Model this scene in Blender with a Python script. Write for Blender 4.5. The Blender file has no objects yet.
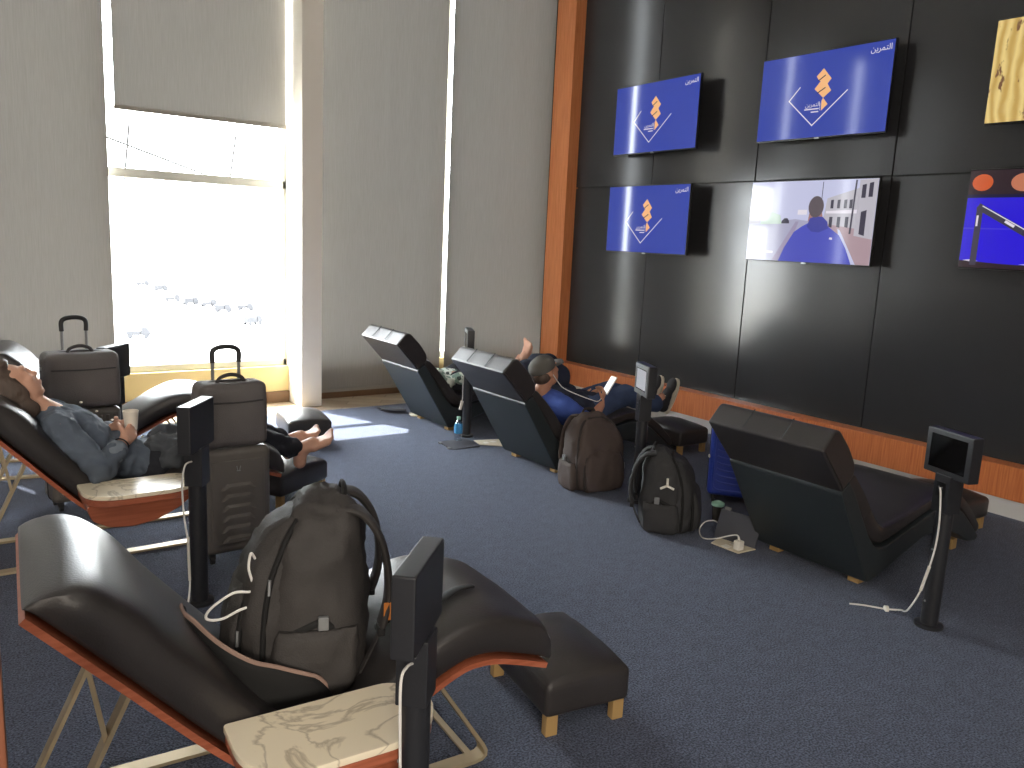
import bpy, bmesh, math, random
from mathutils import Vector, Matrix, noise
random.seed(7)
SC = bpy.context.scene
COL = SC.collection
PI = math.pi
V = Vector

# ------------------------------------------------------------------ objects
def put(o, parent=None):
    COL.objects.link(o)
    if parent is not None:
        o.parent = parent
    return o

def tag(o, label=None, cat=None, group=None, kind=None):
    if label: o['label'] = label
    if cat: o['category'] = cat
    if group: o['group'] = group
    if kind: o['kind'] = kind
    return o

def thing(name, label, cat, loc=(0, 0, 0), rz=0.0, group=None):
    o = bpy.data.objects.new(name, None)
    o.empty_display_size = 0.05
    o.location = loc
    o.rotation_euler = (0, 0, rz)
    put(o)
    return tag(o, label, cat, group)

def finish(name, bm, mat, parent=None, smooth=True, sharp=40, kind=None, label=None):
    me = bpy.data.meshes.new(name)
    bmesh.ops.recalc_face_normals(bm, faces=bm.faces[:])
    bm.to_mesh(me); bm.free()
    me.materials.append(mat)
    if smooth:
        for p in me.polygons: p.use_smooth = True
        me.set_sharp_from_angle(angle=math.radians(sharp))
    o = bpy.data.objects.new(name, me)
    put(o, parent)
    if smooth and len(me.polygons) < 900:
        wn = o.modifiers.new('even_shading', 'WEIGHTED_NORMAL'); wn.keep_sharp = True; wn.weight = 100
    if kind: o['kind'] = kind
    if label: o['label'] = label
    return o

def copy_tree(o, parent=None):
    c = o.copy()
    COL.objects.link(c)
    c.parent = parent
    for ch in list(o.children):
        copy_tree(ch, c)
    return c

# ------------------------------------------------------------------ mesh bits
def box(bm, lo, hi, bev=0.0, seg=2, M=None):
    r = bmesh.ops.create_cube(bm, size=1.0)
    vs = r['verts']
    lo = V(lo); hi = V(hi)
    for v in vs:
        v.co = V([lo[i] + (v.co[i] + .5) * (hi[i] - lo[i]) for i in range(3)])
    if bev > 0:
        es = list({e for v in vs for e in v.link_edges})
        r2 = bmesh.ops.bevel(bm, geom=es, offset=bev, segments=seg, profile=.5, affect='EDGES')
        vs = list({v for f in r2['faces'] for v in f.verts} | {v for v in vs if v.is_valid})
    if M is not None:
        for v in vs: v.co = M @ v.co
    return vs

def ring_tube(bm, pts, radii, n=10, cap=True, sx=1.0):
    pts = [V(p) for p in pts]
    if not hasattr(radii, '__len__'): radii = [radii] * len(pts)
    rings = []
    up = V((0, 0, 1))
    t0 = (pts[1] - pts[0]).normalized()
    a = t0.cross(up)
    if a.length < 1e-3: a = t0.cross(V((1, 0, 0)))
    a.normalize()
    for i, p in enumerate(pts):
        if i == 0: t = pts[1] - pts[0]
        elif i == len(pts) - 1: t = pts[-1] - pts[-2]
        else: t = (pts[i + 1] - pts[i]).normalized() + (pts[i] - pts[i - 1]).normalized()
        t.normalize()
        a = (a - t * a.dot(t))
        if a.length < 1e-5: a = t.orthogonal()
        a.normalize()
        b = t.cross(a)
        rings.append([bm.verts.new(p + (a * math.cos(2 * PI * k / n) * sx + b * math.sin(2 * PI * k / n)) * radii[i]) for k in range(n)])
    for i in range(len(rings) - 1):
        for k in range(n):
            bm.faces.new((rings[i][k], rings[i][(k + 1) % n], rings[i + 1][(k + 1) % n], rings[i + 1][k]))
    if cap:
        bm.faces.new(rings[0][::-1]); bm.faces.new(rings[-1])
    return rings

def smooth_path(pts, n=8, closed=False):
    pts = [V(p) for p in pts]
    out = []
    m = len(pts)
    for i in range(m - 1):
        p0 = pts[max(i - 1, 0)]; p1 = pts[i]; p2 = pts[i + 1]; p3 = pts[min(i + 2, m - 1)]
        for k in range(n):
            t = k / n
            out.append(0.5 * ((2 * p1) + (p2 - p0) * t + (2 * p0 - 5 * p1 + 4 * p2 - p3) * t * t + (3 * p1 - p0 - 3 * p2 + p3) * t ** 3))
    out.append(pts[-1])
    return out

def lathe(bm, prof, n=24, c=(0, 0, 0)):
    rings = []
    for r, z in prof:
        rings.append([bm.verts.new((c[0] + r * math.cos(2 * PI * k / n), c[1] + r * math.sin(2 * PI * k / n), c[2] + z)) for k in range(n)])
    for i in range(len(rings) - 1):
        for k in range(n):
            bm.faces.new((rings[i][k], rings[i][(k + 1) % n], rings[i + 1][(k + 1) % n], rings[i + 1][k]))
    bm.faces.new(rings[0][::-1]); bm.faces.new(rings[-1])

def prism(bm, poly, y0, y1, plane='xz', bev=0.0, seg=2):
    """extrude a 2d polygon; plane 'xz' -> along y, 'xy' -> along z, 'yz' -> along x"""
    def P(p, d):
        if plane == 'xz': return (p[0], d, p[1])
        if plane == 'xy': return (p[0], p[1], d)
        return (d, p[0], p[1])
    a = [bm.verts.new(P(p, y0)) for p in poly]
    b = [bm.verts.new(P(p, y1)) for p in poly]
    n = len(poly)
    fs = [bm.faces.new(a), bm.faces.new(b[::-1])]
    for i in range(n):
        fs.append(bm.faces.new((a[i], b[i], b[(i + 1) % n], a[(i + 1) % n])))
    bmesh.ops.recalc_face_normals(bm, faces=fs)
    if bev > 0:
        es = list({e for f in fs[:2] for e in f.edges})
        bmesh.ops.bevel(bm, geom=es, offset=bev, segments=seg, profile=.5, affect='EDGES')

def arc_poly(pts, r, n=5):
    """round the corners of a closed 2d polygon"""
    out = []
    m = len(pts)
    for i in range(m):
        p = V((*pts[i], 0)); a = V((*pts[i - 1], 0)); b = V((*pts[(i + 1) % m], 0))
        rr = r[i] if hasattr(r, '__len__') else r
        u = (a - p); w = (b - p)
        d = min(rr, u.length * .45, w.length * .45)
        s = p + u.normalized() * d; e = p + w.normalized() * d
        for k in range(n + 1):
            t = k / n
            q = s * (1 - t) ** 2 + p * 2 * t * (1 - t) + e * t * t
            out.append((q.x, q.y))
    return out

def cushion(bm, line, thick, width, yc=0.0, e=.35, nsec=28, endr=.06, per=6, bulge=0.0, noise_amp=0.0, kmin=.25):
    """upholstered pad: 'line' is the (x,z) underside, thick the pad height at each point"""
    P = smooth_path([(p[0], 0, p[1]) for p in line], per)
    if not hasattr(thick, '__len__'): thick = [thick] * len(line)
    T = [q.x for q in smooth_path([(t, 0, 0) for t in thick], per)]
    L = [0.0]
    for i in range(1, len(P)): L.append(L[-1] + (P[i] - P[i - 1]).length)
    tot = L[-1]
    # denser stations at ends
    st = [0, .03, .12, .3, .6, 1.0]
    S = [endr * s for s in st] + [endr + (tot - 2 * endr) * k / (per * len(line)) for k in range(1, per * len(line))] + [tot - endr * s for s in st[::-1]]
    def at(s):
        for i in range(1, len(L)):
            if L[i] >= s - 1e-9:
                f = (s - L[i - 1]) / max(L[i] - L[i - 1], 1e-9)
                return P[i - 1].lerp(P[i], f), T[i - 1] + (T[i] - T[i - 1]) * f, (P[i] - P[i - 1]).normalized()
        return P[-1], T[-1], (P[-1] - P[-2]).normalized()
    rings = []
    for s in S:
        p, t, d = at(s)
        n = V((-d.z, 0, d.x))
        if n.z < 0 and abs(n.z) > .3: n = -n
        g = min(s, tot - s)
        k = 1.0 if g >= endr else math.sqrt(max(0, 1 - (1 - g / endr) ** 2))
        k = max(k, kmin if s < tot / 2 else .25)
        ring = []
        for j in range(nsec):
            a = 2 * PI * j / nsec
            c, sn = math.cos(a), math.sin(a)
            y = width / 2 * (abs(c) ** e) * (1 if c > 0 else -1) * (1 - .04 * (1 - k))
            h = (abs(sn) ** e) * (1 if sn > 0 else -1)
            hh = (t * k * (h + 1) / 2 if kmin != .25 else t / 2 + h * t / 2 * k) + (bulge * (1 - (2 * y / width) ** 2) * k if h > 0 else 0)
            q = p + n * hh + V((0, yc + y, 0))
            if noise_amp:
                q += n * noise.noise(q * 9) * noise_amp * (1 if h > 0 else 0)
            ring.append(bm.verts.new(q))
        rings.append(ring)
    for i in range(len(rings) - 1):
        for j in range(nsec):
            bm.faces.new((rings[i][j], rings[i][(j + 1) % nsec], rings[i + 1][(j + 1) % nsec], rings[i + 1][j]))
    bm.faces.new(rings[0][::-1]); bm.faces.new(rings[-1])

# organic solids: capsules and ellipsoids fused by voxel remesh
def capsule(bm, a, ra, b, rb, n=14):
    a = V(a); b = V(b)
    d = (b - a)
    L = d.length
    t = d.normalized() if L > 1e-6 else V((0, 0, 1))
    pts, rr = [], []
    for k in range(6):
        th = -PI / 2 + (PI / 2) * k / 6
        pts.append(a + t * ra * math.sin(th)); rr.append(max(ra * math.cos(th), ra * .05))
    pts.append(a); rr.append(ra)
    pts.append(b); rr.append(rb)
    for k in range(1, 7):
        th = (PI / 2) * k / 6
        pts.append(b + t * rb * math.sin(th)); rr.append(max(rb * math.cos(th), rb * .05))
    ring_tube(bm, pts, rr, n)

def ellipsoid(bm, c, r, R=None):
    q = bmesh.ops.create_icosphere(bm, subdivisions=3, radius=1.0)
    M = Matrix.Translation(V(c)) @ (R.to_4x4() if R is not None else Matrix()) @ Matrix.Diagonal((*r, 1.0))
    for v in q['verts']: v.co = M @ v.co
    return q['verts']

def chain(bm, pts, radii, n=14):
    for i in range(len(pts) - 1):
        capsule(bm, pts[i], radii[i], pts[i + 1], radii[i + 1], n)

def fuse(name, bm, mat, parent=None, voxel=.012, smooth=4, offset=(0, 0, 0), wr=0.0, wf=12.0, cut=None, stretch=(1, 1, 1)):
    """one continuous skin over all the solids in bm"""
    me = bpy.data.meshes.new(name)
    bm.to_mesh(me); bm.free()
    o = bpy.data.objects.new(name, me)
    COL.objects.link(o)
    m = o.modifiers.new('r', 'REMESH'); m.mode = 'VOXEL'; m.voxel_size = voxel
    if smooth:
        s = o.modifiers.new('s', 'SMOOTH'); s.iterations = smooth; s.factor = .5
    dg = bpy.context.evaluated_depsgraph_get()
    dg.update()
    me2 = bpy.data.meshes.new_from_object(o.evaluated_get(dg))
    COL.objects.unlink(o); bpy.data.objects.remove(o)
    if cut is not None:
        b2 = bmesh.new(); b2.from_mesh(me2)
        for co, no in cut:
            bmesh.ops.bisect_plane(b2, geom=b2.verts[:] + b2.edges[:] + b2.faces[:], plane_co=V(co), plane_no=V(no), clear_outer=True)
            es = [e for e in b2.edges if e.is_boundary]
            if es: bmesh.ops.holes_fill(b2, edges=es, sides=0)
        b2.to_mesh(me2); b2.free()
    off = V(offset)
    if wr:
        nn = [v.normal.copy() for v in me2.vertices]
        for v, nr in zip(me2.vertices, nn):
            p = V((v.co.x * stretch[0], v.co.y * stretch[1], v.co.z * stretch[2]))
            a = noise.noise(p * wf) + .5 * noise.noise(p * wf * 2.1 + V((7, 3, 1)))
            rd = 1 - abs(noise.noise(p * wf * .8 + V((3, 9, 4)))) * 2
            v.co += nr * wr * (a * .6 + rd * .5 - .3)
    for v in me2.vertices: v.co -= off
    me2.materials.clear(); me2.materials.append(mat)
    me2.name = name
    for p in me2.polygons: p.use_smooth = True
    o = bpy.data.objects.new(name, me2)
    put(o, parent)
    return o

# ------------------------------------------------------------------ materials
def lin(r, g, b):
    f = lambda c: (c / 255 / 12.92) if c / 255 <= .04045 else ((c / 255 + .055) / 1.055) ** 2.4
    return (f(r), f(g), f(b), 1)

class NT:
    def __init__(self, name):
        self.m = bpy.data.materials.new(name); self.m.use_nodes = True
        self.t = self.m.node_tree
        self.b = self.t.nodes['Principled BSDF']
    def n(self, kind, **kw):
        x = self.t.nodes.new(kind)
        for k, v in kw.items():
            if k in x.inputs: x.inputs[k].default_value = v
            else: setattr(x, k, v)
        return x
    def l(self, a, b): self.t.links.new(a, b)

def mat(name, col, rough=.5, spec=.5, metal=0.0, bump=0.0, bscale=60.0, vary=0.0, vscale=8.0, stretch=None, coat=0.0, sheen=0.0):
    k = NT(name)
    b = k.b
    b.inputs['Base Color'].default_value = col
    b.inputs['Roughness'].default_value = rough
    b.inputs['Specular IOR Level'].default_value = spec
    b.inputs['Metallic'].default_value = metal
    b.inputs['Coat Weight'].default_value = coat
    b.inputs['Sheen Weight'].default_value = sheen
    tc = None
    if bump or vary:
        tc = k.n('ShaderNodeTexCoord')
        src = tc.outputs['Object']
        if stretch:
            mp = k.n('ShaderNodeMapping'); mp.inputs['Scale'].default_value = stretch
            k.l(src, mp.inputs['Vector']); src = mp.outputs['Vector']
    if vary:
        n = k.n('ShaderNodeTexNoise'); n.inputs['Scale'].default_value = vscale; n.inputs['Detail'].default_value = 4
        k.l(src, n.inputs['Vector'])
        r = k.n('ShaderNodeValToRGB')
        r.color_ramp.elements[0].position = .3; r.color_ramp.elements[1].position = .7
        r.color_ramp.elements[0].color = tuple(c * (1 - vary) for c in col[:3]) + (1,)
        r.color_ramp.elements[1].color = tuple(min(1, c * (1 + vary)) for c in col[:3]) + (1,)
        k.l(n.outputs['Fac'], r.inputs['Fac']); k.l(r.outputs['Color'], b.inputs['Base Color'])
    if bump:
        n = k.n('ShaderNodeTexNoise'); n.inputs['Scale'].default_value = bscale; n.inputs['Detail'].default_value = 3
        k.l(src, n.inputs['Vector'])
        bp = k.n('ShaderNodeBump'); bp.inputs['Strength'].default_value = bump; bp.inputs['Distance'].default_value = .01
        k.l(n.outputs['Fac'], bp.inputs['Height']); k.l(bp.outputs['Normal'], b.inputs['Normal'])
    return k.m

def emit(name, col, s=1.0, spec=.5, rough=.15):
    k = NT(name)
    k.b.inputs['Base Color'].default_value = (.01, .01, .012, 1)
    k.b.inputs['Roughness'].default_value = rough
    k.b.inputs['Specular IOR Level'].default_value = spec
    k.b.inputs['Emission Color'].default_value = col
    k.b.inputs['Emission Strength'].default_value = s
    return k.m

def wood(name, c1, c2, rough=.35, axis='Z', scale=6.0):
    k = NT(name)
    tc = k.n('ShaderNodeTexCoord'); mp = k.n('ShaderNodeMapping')
    st = {'Z': (14, 14, .6), 'X': (.6, 14, 14), 'Y': (14, .6, 14)}[axis]
    mp.inputs['Scale'].default_value = st
    k.l(tc.outputs['Object'], mp.inputs['Vector'])
    n = k.n('ShaderNodeTexNoise'); n.inputs['Scale'].default_value = scale; n.inputs['Detail'].default_value = 6; n.inputs['Distortion'].default_value = .6
    k.l(mp.outputs['Vector'], n.inputs['Vector'])
    r = k.n('ShaderNodeValToRGB'); r.color_ramp.elements[0].position = .3; r.color_ramp.elements[1].position = .72
    r.color_ramp.elements[0].color = c1; r.color_ramp.elements[1].color = c2
    k.l(n.outputs['Fac'], r.inputs['Fac']); k.l(r.outputs['Color'], k.b.inputs['Base Color'])
    k.b.inputs['Roughness'].default_value = rough
    return k.m

M = {}
def carpet_mat():
    k = NT('carpet')
    tc = k.n('ShaderNodeTexCoord')
    n1 = k.n('ShaderNodeTexNoise'); n1.inputs['Scale'].default_value = 140; n1.inputs['Detail'].default_value = 3
    n2 = k.n('ShaderNodeTexNoise'); n2.inputs['Scale'].default_value = 18; n2.inputs['Detail'].default_value = 4
    k.l(tc.outputs['Object'], n1.inputs['Vector']); k.l(tc.outputs['Object'], n2.inputs['Vector'])
    r1 = k.n('ShaderNodeValToRGB'); r1.color_ramp.elements[0].position = .36; r1.color_ramp.elements[1].position = .68
    r1.color_ramp.elements[0].color = lin(40, 45, 60); r1.color_ramp.elements[1].color = lin(104, 112, 135)
    k.l(n1.outputs['Fac'], r1.inputs['Fac'])
    r2 = k.n('ShaderNodeValToRGB'); r2.color_ramp.elements[0].position = .3; r2.color_ramp.elements[1].position = .7
    r2.color_ramp.elements[0].color = (.82, .82, .82, 1); r2.color_ramp.elements[1].color = (1.1, 1.1, 1.1, 1)
    k.l(n2.outputs['Fac'], r2.inputs['Fac'])
    mx = k.n('ShaderNodeMix', data_type='RGBA', blend_type='MULTIPLY'); mx.inputs['Factor'].default_value = 1
    k.l(r1.outputs['Color'], mx.inputs['A']); k.l(r2.outputs['Color'], mx.inputs['B'])
    k.l(mx.outputs['Result'], k.b.inputs['Base Color'])
    k.b.inputs['Roughness'].default_value = .95; k.b.inputs['Specular IOR Level'].default_value = .15
    k.b.inputs['Sheen Weight'].default_value = .2; k.b.inputs['Sheen Roughness'].default_value = .5; k.b.inputs['Sheen Tint'].default_value = (.8, .87, 1, 1)
    bp = k.n('ShaderNodeBump'); bp.inputs['Strength'].default_value = .6; bp.inputs['Distance'].default_value = .01
    k.l(n1.outputs['Fac'], bp.inputs['Height']); k.l(bp.outputs['Normal'], k.b.inputs['Normal'])
    return k.m

def tile_mat():
    k = NT('herringbone_tile')
    tc = k.n('ShaderNodeTexCoord'); mp = k.n('ShaderNodeMapping'); mp.inputs['Rotation'].default_value = (0, 0, .62)
    k.l(tc.outputs['Object'], mp.inputs['Vector'])
    br = k.n('ShaderNodeTexBrick'); br.inputs['Scale'].default_value = 1.0
    br.inputs['Brick Width'].default_value = .6; br.inputs['Row Height'].default_value = .14; br.inputs['Mortar Size'].default_value = .004
    br.inputs['Color1'].default_value = lin(150, 132, 110); br.inputs['Color2'].default_value = lin(188, 172, 148); br.inputs['Mortar'].default_value = lin(120, 108, 92)
    k.l(mp.outputs['Vector'], br.inputs['Vector'])
    k.l(br.outputs['Color'], k.b.inputs['Base Color']); k.b.inputs['Roughness'].default_value = .45
    return k.m

def marble_mat():
    k = NT('marble')
    tc = k.n('ShaderNodeTexCoord')
    n = k.n('ShaderNodeTexNoise'); n.inputs['Scale'].default_value = 4; n.inputs['Detail'].default_value = 9; n.inputs['Distortion'].default_value = 1.2
    k.l(tc.outputs['Object'], n.inputs['Vector'])
    ma = k.n('ShaderNodeMath', operation='SUBTRACT'); ma.inputs[1].default_value = .5
    k.l(n.outputs['Fac'], ma.inputs[0])
    ab = k.n('ShaderNodeMath', operation='ABSOLUTE'); k.l(ma.outputs[0], ab.inputs[0])
    r = k.n('ShaderNodeValToRGB')
    r.color_ramp.elements[0].position = 0; r.color_ramp.elements[0].color = lin(204, 190, 164)
    r.color_ramp.elements[1].position = .028; r.color_ramp.elements[1].color = lin(248, 236, 210)
    k.l(ab.outputs[0], r.inputs['Fac']); k.l(r.outputs['Color'], k.b.inputs['Base Color'])
    k.b.inputs['Roughness'].default_value = .25
    return k.m

def blind_mat():
    k = NT('blind_fabric')
    t = k.t
    out = t.nodes['Material Output']
    tc = k.n('ShaderNodeTexCoord'); mp = k.n('ShaderNodeMapping'); mp.inputs['Scale'].default_value = (60, 60, 2)
    n = k.n('ShaderNodeTexNoise'); n.inputs['Scale'].default_value = 3; n.inputs['Detail'].default_value = 3
    k.l(tc.outputs['Object'], mp.inputs['Vector']); k.l(mp.outputs['Vector'], n.inputs['Vector'])
    r = k.n('ShaderNodeValToRGB'); r.color_ramp.elements[0].position = .3; r.color_ramp.elements[1].position = .7
    r.color_ramp.elements[0].color = lin(146, 142, 136); r.color_ramp.elements[1].color = lin(154, 150, 144)
    k.l(n.outputs['Fac'], r.inputs['Fac'])
    d = k.n('ShaderNodeBsdfDiffuse'); k.l(r.outputs['Color'], d.inputs['Color'])
    tr = k.n('ShaderNodeBsdfTranslucent'); tr.inputs['Color'].default_value = (BLIND_T * 1.0, BLIND_T * .965, BLIND_T * .93, 1)
    a = k.n('ShaderNodeAddShader'); k.l(d.outputs[0], a.inputs[0]); k.l(tr.outputs[0], a.inputs[1])
    k.l(a.outputs[0], out.inputs['Surface'])
    return k.m

def glass_mat(name, tint=(1, 1, 1, 1), gl=.08):
    k = NT(name); t = k.t; out = t.nodes['Material Output']
    tr = k.n('ShaderNodeBsdfTransparent'); tr.inputs['Color'].default_value = tint
    g = k.n('ShaderNodeBsdfGlossy'); g.inputs['Roughness'].default_value = .02
    mx = k.n('ShaderNodeMixShader'); mx.inputs[0].default_value = gl
    k.l(tr.outputs[0], mx.inputs[1]); k.l(g.outputs[0], mx.inputs[2]); k.l(mx.outputs[0], out.inputs['Surface'])
    return k.m

BLIND_T = .006
def init_mats():
    M['carpet'] = carpet_mat(); M['tile'] = tile_mat(); M['marble'] = marble_mat(); M['blind'] = blind_mat()
    M['black_panel'] = mat('black_panel', lin(52, 52, 54), rough=.18, spec=.5)
    M['panel_backing'] = mat('panel_backing', lin(8, 8, 9), rough=.8)
    M['wood_wall'] = wood('wood_wall', lin(206, 122, 72), lin(228, 150, 98), .38)
    M['wood_base'] = wood('wood_base', lin(184, 100, 56), lin(214, 132, 80), .4)
    M['wood_shell'] = wood('wood_shell', lin(154, 84, 58), lin(182, 106, 78), .35, 'X')
    M['skirt'] = mat('skirt', lin(205, 203, 200), .5)
    M['white_wall'] = mat('white_wall', lin(242, 236, 224), .7)
    M['cream'] = mat('cream', lin(226, 206, 150), .6)
    M['curb_wood'] = mat('curb_wood', lin(116, 88, 62), .5, vary=.1, vscale=10)
    M['ceiling'] = mat('ceiling', lin(215, 213, 208), .8)
    M['dark_wall'] = mat('dark_wall', lin(120, 112, 104), .8)
    M['frame_metal'] = mat('frame_metal', lin(208, 206, 196), .4, metal=.0)
    M['leather'] = mat('leather', lin(50, 47, 47), rough=.36, spec=.6, bump=.10, bscale=180, vary=.1, vscale=5)
    M['leather_shell'] = mat('leather_shell', lin(46, 52, 55), rough=.42, spec=.5, bump=.08, bscale=160)
    M['brass'] = mat('brass', lin(168, 140, 92), rough=.42, spec=.5, metal=.55)
    M['sled'] = mat('sled', lin(186, 170, 140), rough=.4, metal=.5)
    M['gold_leg'] = mat('gold_leg', lin(186, 152, 100), rough=.5, metal=.2)
    M['post'] = mat('post', lin(42, 43, 47), rough=.4, spec=.45, bump=.03, bscale=200)
    M['screen_off'] = mat('screen_off', lin(10, 11, 13), rough=.1, spec=.6)
    M['grey_plastic'] = mat('grey_plastic', lin(120, 122, 124), rough=.45)
    M['bezel'] = mat('bezel', lin(12, 12, 14), rough=.3)
    M['cable'] = mat('cable', lin(232, 230, 226), .5)
    M['white_plastic'] = mat('white_plastic', lin(236, 232, 222), .45)
    M['socket_plate'] = mat('socket_plate', lin(214, 204, 182), .5)
    M['socket_lid'] = mat('socket_lid', lin(78, 80, 88), .5)
    M['steel'] = mat('steel', lin(170, 172, 174), rough=.35, metal=.8)
    M['glass'] = glass_mat('window_glass', (.97, .98, .98, 1), .05)
XW = 5.67        # black panel face
XF = 5.535       # wood plinth face
YB = 7.36        # inside face of the window wall
CEIL = 4.8
Y0 = -3.6; X0 = -4.2

def structure(name, bm, m, parent=None, smooth=False, sharp=40):
    o = finish(name, bm, m, parent, smooth=smooth, sharp=sharp)
    if parent is None: o['kind'] = 'structure'
    return o

def build_room():
    bm = bmesh.new(); box(bm, (X0, Y0, -.1), (5.60, 6.84, 0)); structure('floor', bm, M['carpet'])
    bm = bmesh.new(); box(bm, (X0, 6.84, -.1), (5.60, 7.60, 0.0)); structure('floor_border', bm, M['tile'])
    bm = bmesh.new(); box(bm, (X0 - .1, Y0 - .1, CEIL), (6.0, 7.7, CEIL + .12)); structure('ceiling', bm, M['ceiling'])
    bm = bmesh.new(); box(bm, (X0 - .12, Y0, -.1), (X0, 7.6, CEIL)); structure('wall_left', bm, M['dark_wall'])
    bm = bmesh.new(); box(bm, (X0 - .12, Y0 - .12, -.1), (5.9, Y0, CEIL)); structure('wall_front', bm, M['dark_wall'])
    # television wall: glossy black panels over a wooden plinth
    root = bpy.data.objects.new('wall_right', None); put(root); root['kind'] = 'structure'
    joints = [6.895 - 1.2 * k for k in range(0, 10)]
    g = .004
    for k in range(len(joints) - 1):
        y1 = min(joints[k], 6.83); y0 = max(joints[k + 1], Y0)
        for z0, z1 in ((.30, 2.18), (2.18, CEIL)):
            bm = bmesh.new()
            box(bm, (XW, y0 + g, z0 + g), (XW + .03, y1 - g, z1 - g), .003, 2)
            finish('wall_panel', bm, M['black_panel'], root, smooth=True)
    bm = bmesh.new(); box(bm, (XW + .025, Y0, 0), (XW + .16, 7.6, CEIL)); finish('wall_backing', bm, M['panel_backing'], root, smooth=False)
    bm = bmesh.new(); box(bm, (XF, Y0, .115), (XW + .04, 6.81, .332), .004); structure('trim_1', bm, M['wood_base'], smooth=True)
    bm = bmesh.new(); box(bm, (XF + .012, Y0, 0), (XW + .03, 6.81, .115)); structure('baseboard_right', bm, M['skirt'])
    bm = bmesh.new(); box(bm, (XF, 6.806, 0), (XW + .10, 7.11, CEIL), .004); structure('trim_2', bm, M['wood_wall'], smooth=True)
    bm = bmesh.new(); box(bm, (5.74, 7.10, 0), (5.9, 7.6, CEIL)); structure('wall_corner', bm, M['white_wall'])
    # window wall: low parapet, column, mullions, glass
    bm = bmesh.new(); box(bm, (X0, YB, 0), (5.9, YB + .16, .34)); structure('wall_back', bm, M['cream'])
    bm = bmesh.new(); box(bm, (X0, YB - .025, 0), (5.74, YB + .001, .105), .004); structure('baseboard_back', bm, M['curb_wood'], smooth=True)
    bm = bmesh.new(); box(bm, (X0, YB, CEIL - .25), (5.9, YB + .16, CEIL)); structure('wall_back_lintel', bm, M['white_wall'])
    bm = bmesh.new(); box(bm, (2.735, 7.03, 0), (2.93, YB + .16, CEIL), .006); structure('pillar', bm, M['white_wall'], smooth=True)
    edges = [X0, -2.0, -.36, 1.22, 2.735, 4.39, 5.74]
    for i in range(len(edges) - 1):
        a, b = edges[i], edges[i + 1]
        bm = bmesh.new()
        w = .035
        bars = [((a, .34), (a + w, CEIL - .25)), ((b - w, .34), (b, CEIL - .25)), ((a, .34), (b, .40)), ((a, CEIL - .31), (b, CEIL - .25))]
        if i == 3: bars.append(((a, 1.965), (b, 2.04)))
        for lo, hi in bars:
            box(bm, (lo[0], YB + .05, lo[1]), (hi[0], YB + .11, hi[1]), .004)
        o = structure('window_%d' % (i + 1), bm, M['frame_metal'], smooth=True)
        bm = bmesh.new(); box(bm, (a + .02, YB + .076, .38), (b - .02, YB + .084, CEIL - .28))
        finish('window_pane', bm, M['glass'], o, smooth=False)

def blind(x0, x1, z0, label, y=7.33, seed=0):
    root = thing('roller_blind', label, 'blind', ((x0 + x1) / 2, y, z0), group='grey roller blinds on the window wall')
    w = (x1 - x0) / 2; h = CEIL - .12 - z0
    bm = bmesh.new()
    nx, nz = 40, 24
    grid = []
    for side in (0, 1):
        g = []
        for i in range(nx + 1):
            row = []
            for j in range(nz + 1):
                x = -w + 2 * w * i / nx; z = .03 + (h - .03) * j / nz
                d = .010 * noise.noise(V((x * 2.3 + seed, z * .18, seed))) + .003 * noise.noise(V((x * 9 + seed, z * .4, 2)))
                row.append(bm.verts.new((x, d + side * .002, z)))
            g.append(row)
        grid.append(g)
    for s, g in enumerate(grid):
        for i in range(nx):
            for j in range(nz):
                q = (g[i][j], g[i + 1][j], g[i + 1][j + 1], g[i][j + 1])
                if s == 0: bm.faces.new(q)
    for v in [v for v in bm.verts if not v.link_faces]: bm.verts.remove(v)
    finish('blind_fabric', bm, M['blind'], root)
    bm = bmesh.new(); box(bm, (-w - .005, -.010, 0), (w + .005, .014, .034), .005)
    finish('bottom_bar', bm, M['bar'], root)
    bm = bmesh.new(); ring_tube(bm, [(-w - .01, .01, h - .01), (w + .01, .01, h - .01)], .04, 16)
    finish('roller_tube', bm, M['bar'], root)
    return root

def build_blinds():
    M['bar'] = mat('blind_bar', lin(150, 144, 136), .6)
    blind(-.30, 1.243, .06, 'grey roller blind fully lowered left of the bright bare window', seed=1)
    blind(1.305, 2.70, 2.485, 'grey roller blind raised halfway above the bright bare window', seed=2)
    blind(2.99, 4.362, .062, 'grey roller blind fully lowered beside the white column', seed=3)
    blind(4.418, 5.735, .062, 'grey roller blind fully lowered beside the wooden corner pilaster', seed=4)
    for a, b in ((-1.95, -.37), (-4.1, -2.02)):
        o = blind(a, b, .062, 'grey roller blind lowered further along the window wall', seed=a)

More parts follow.
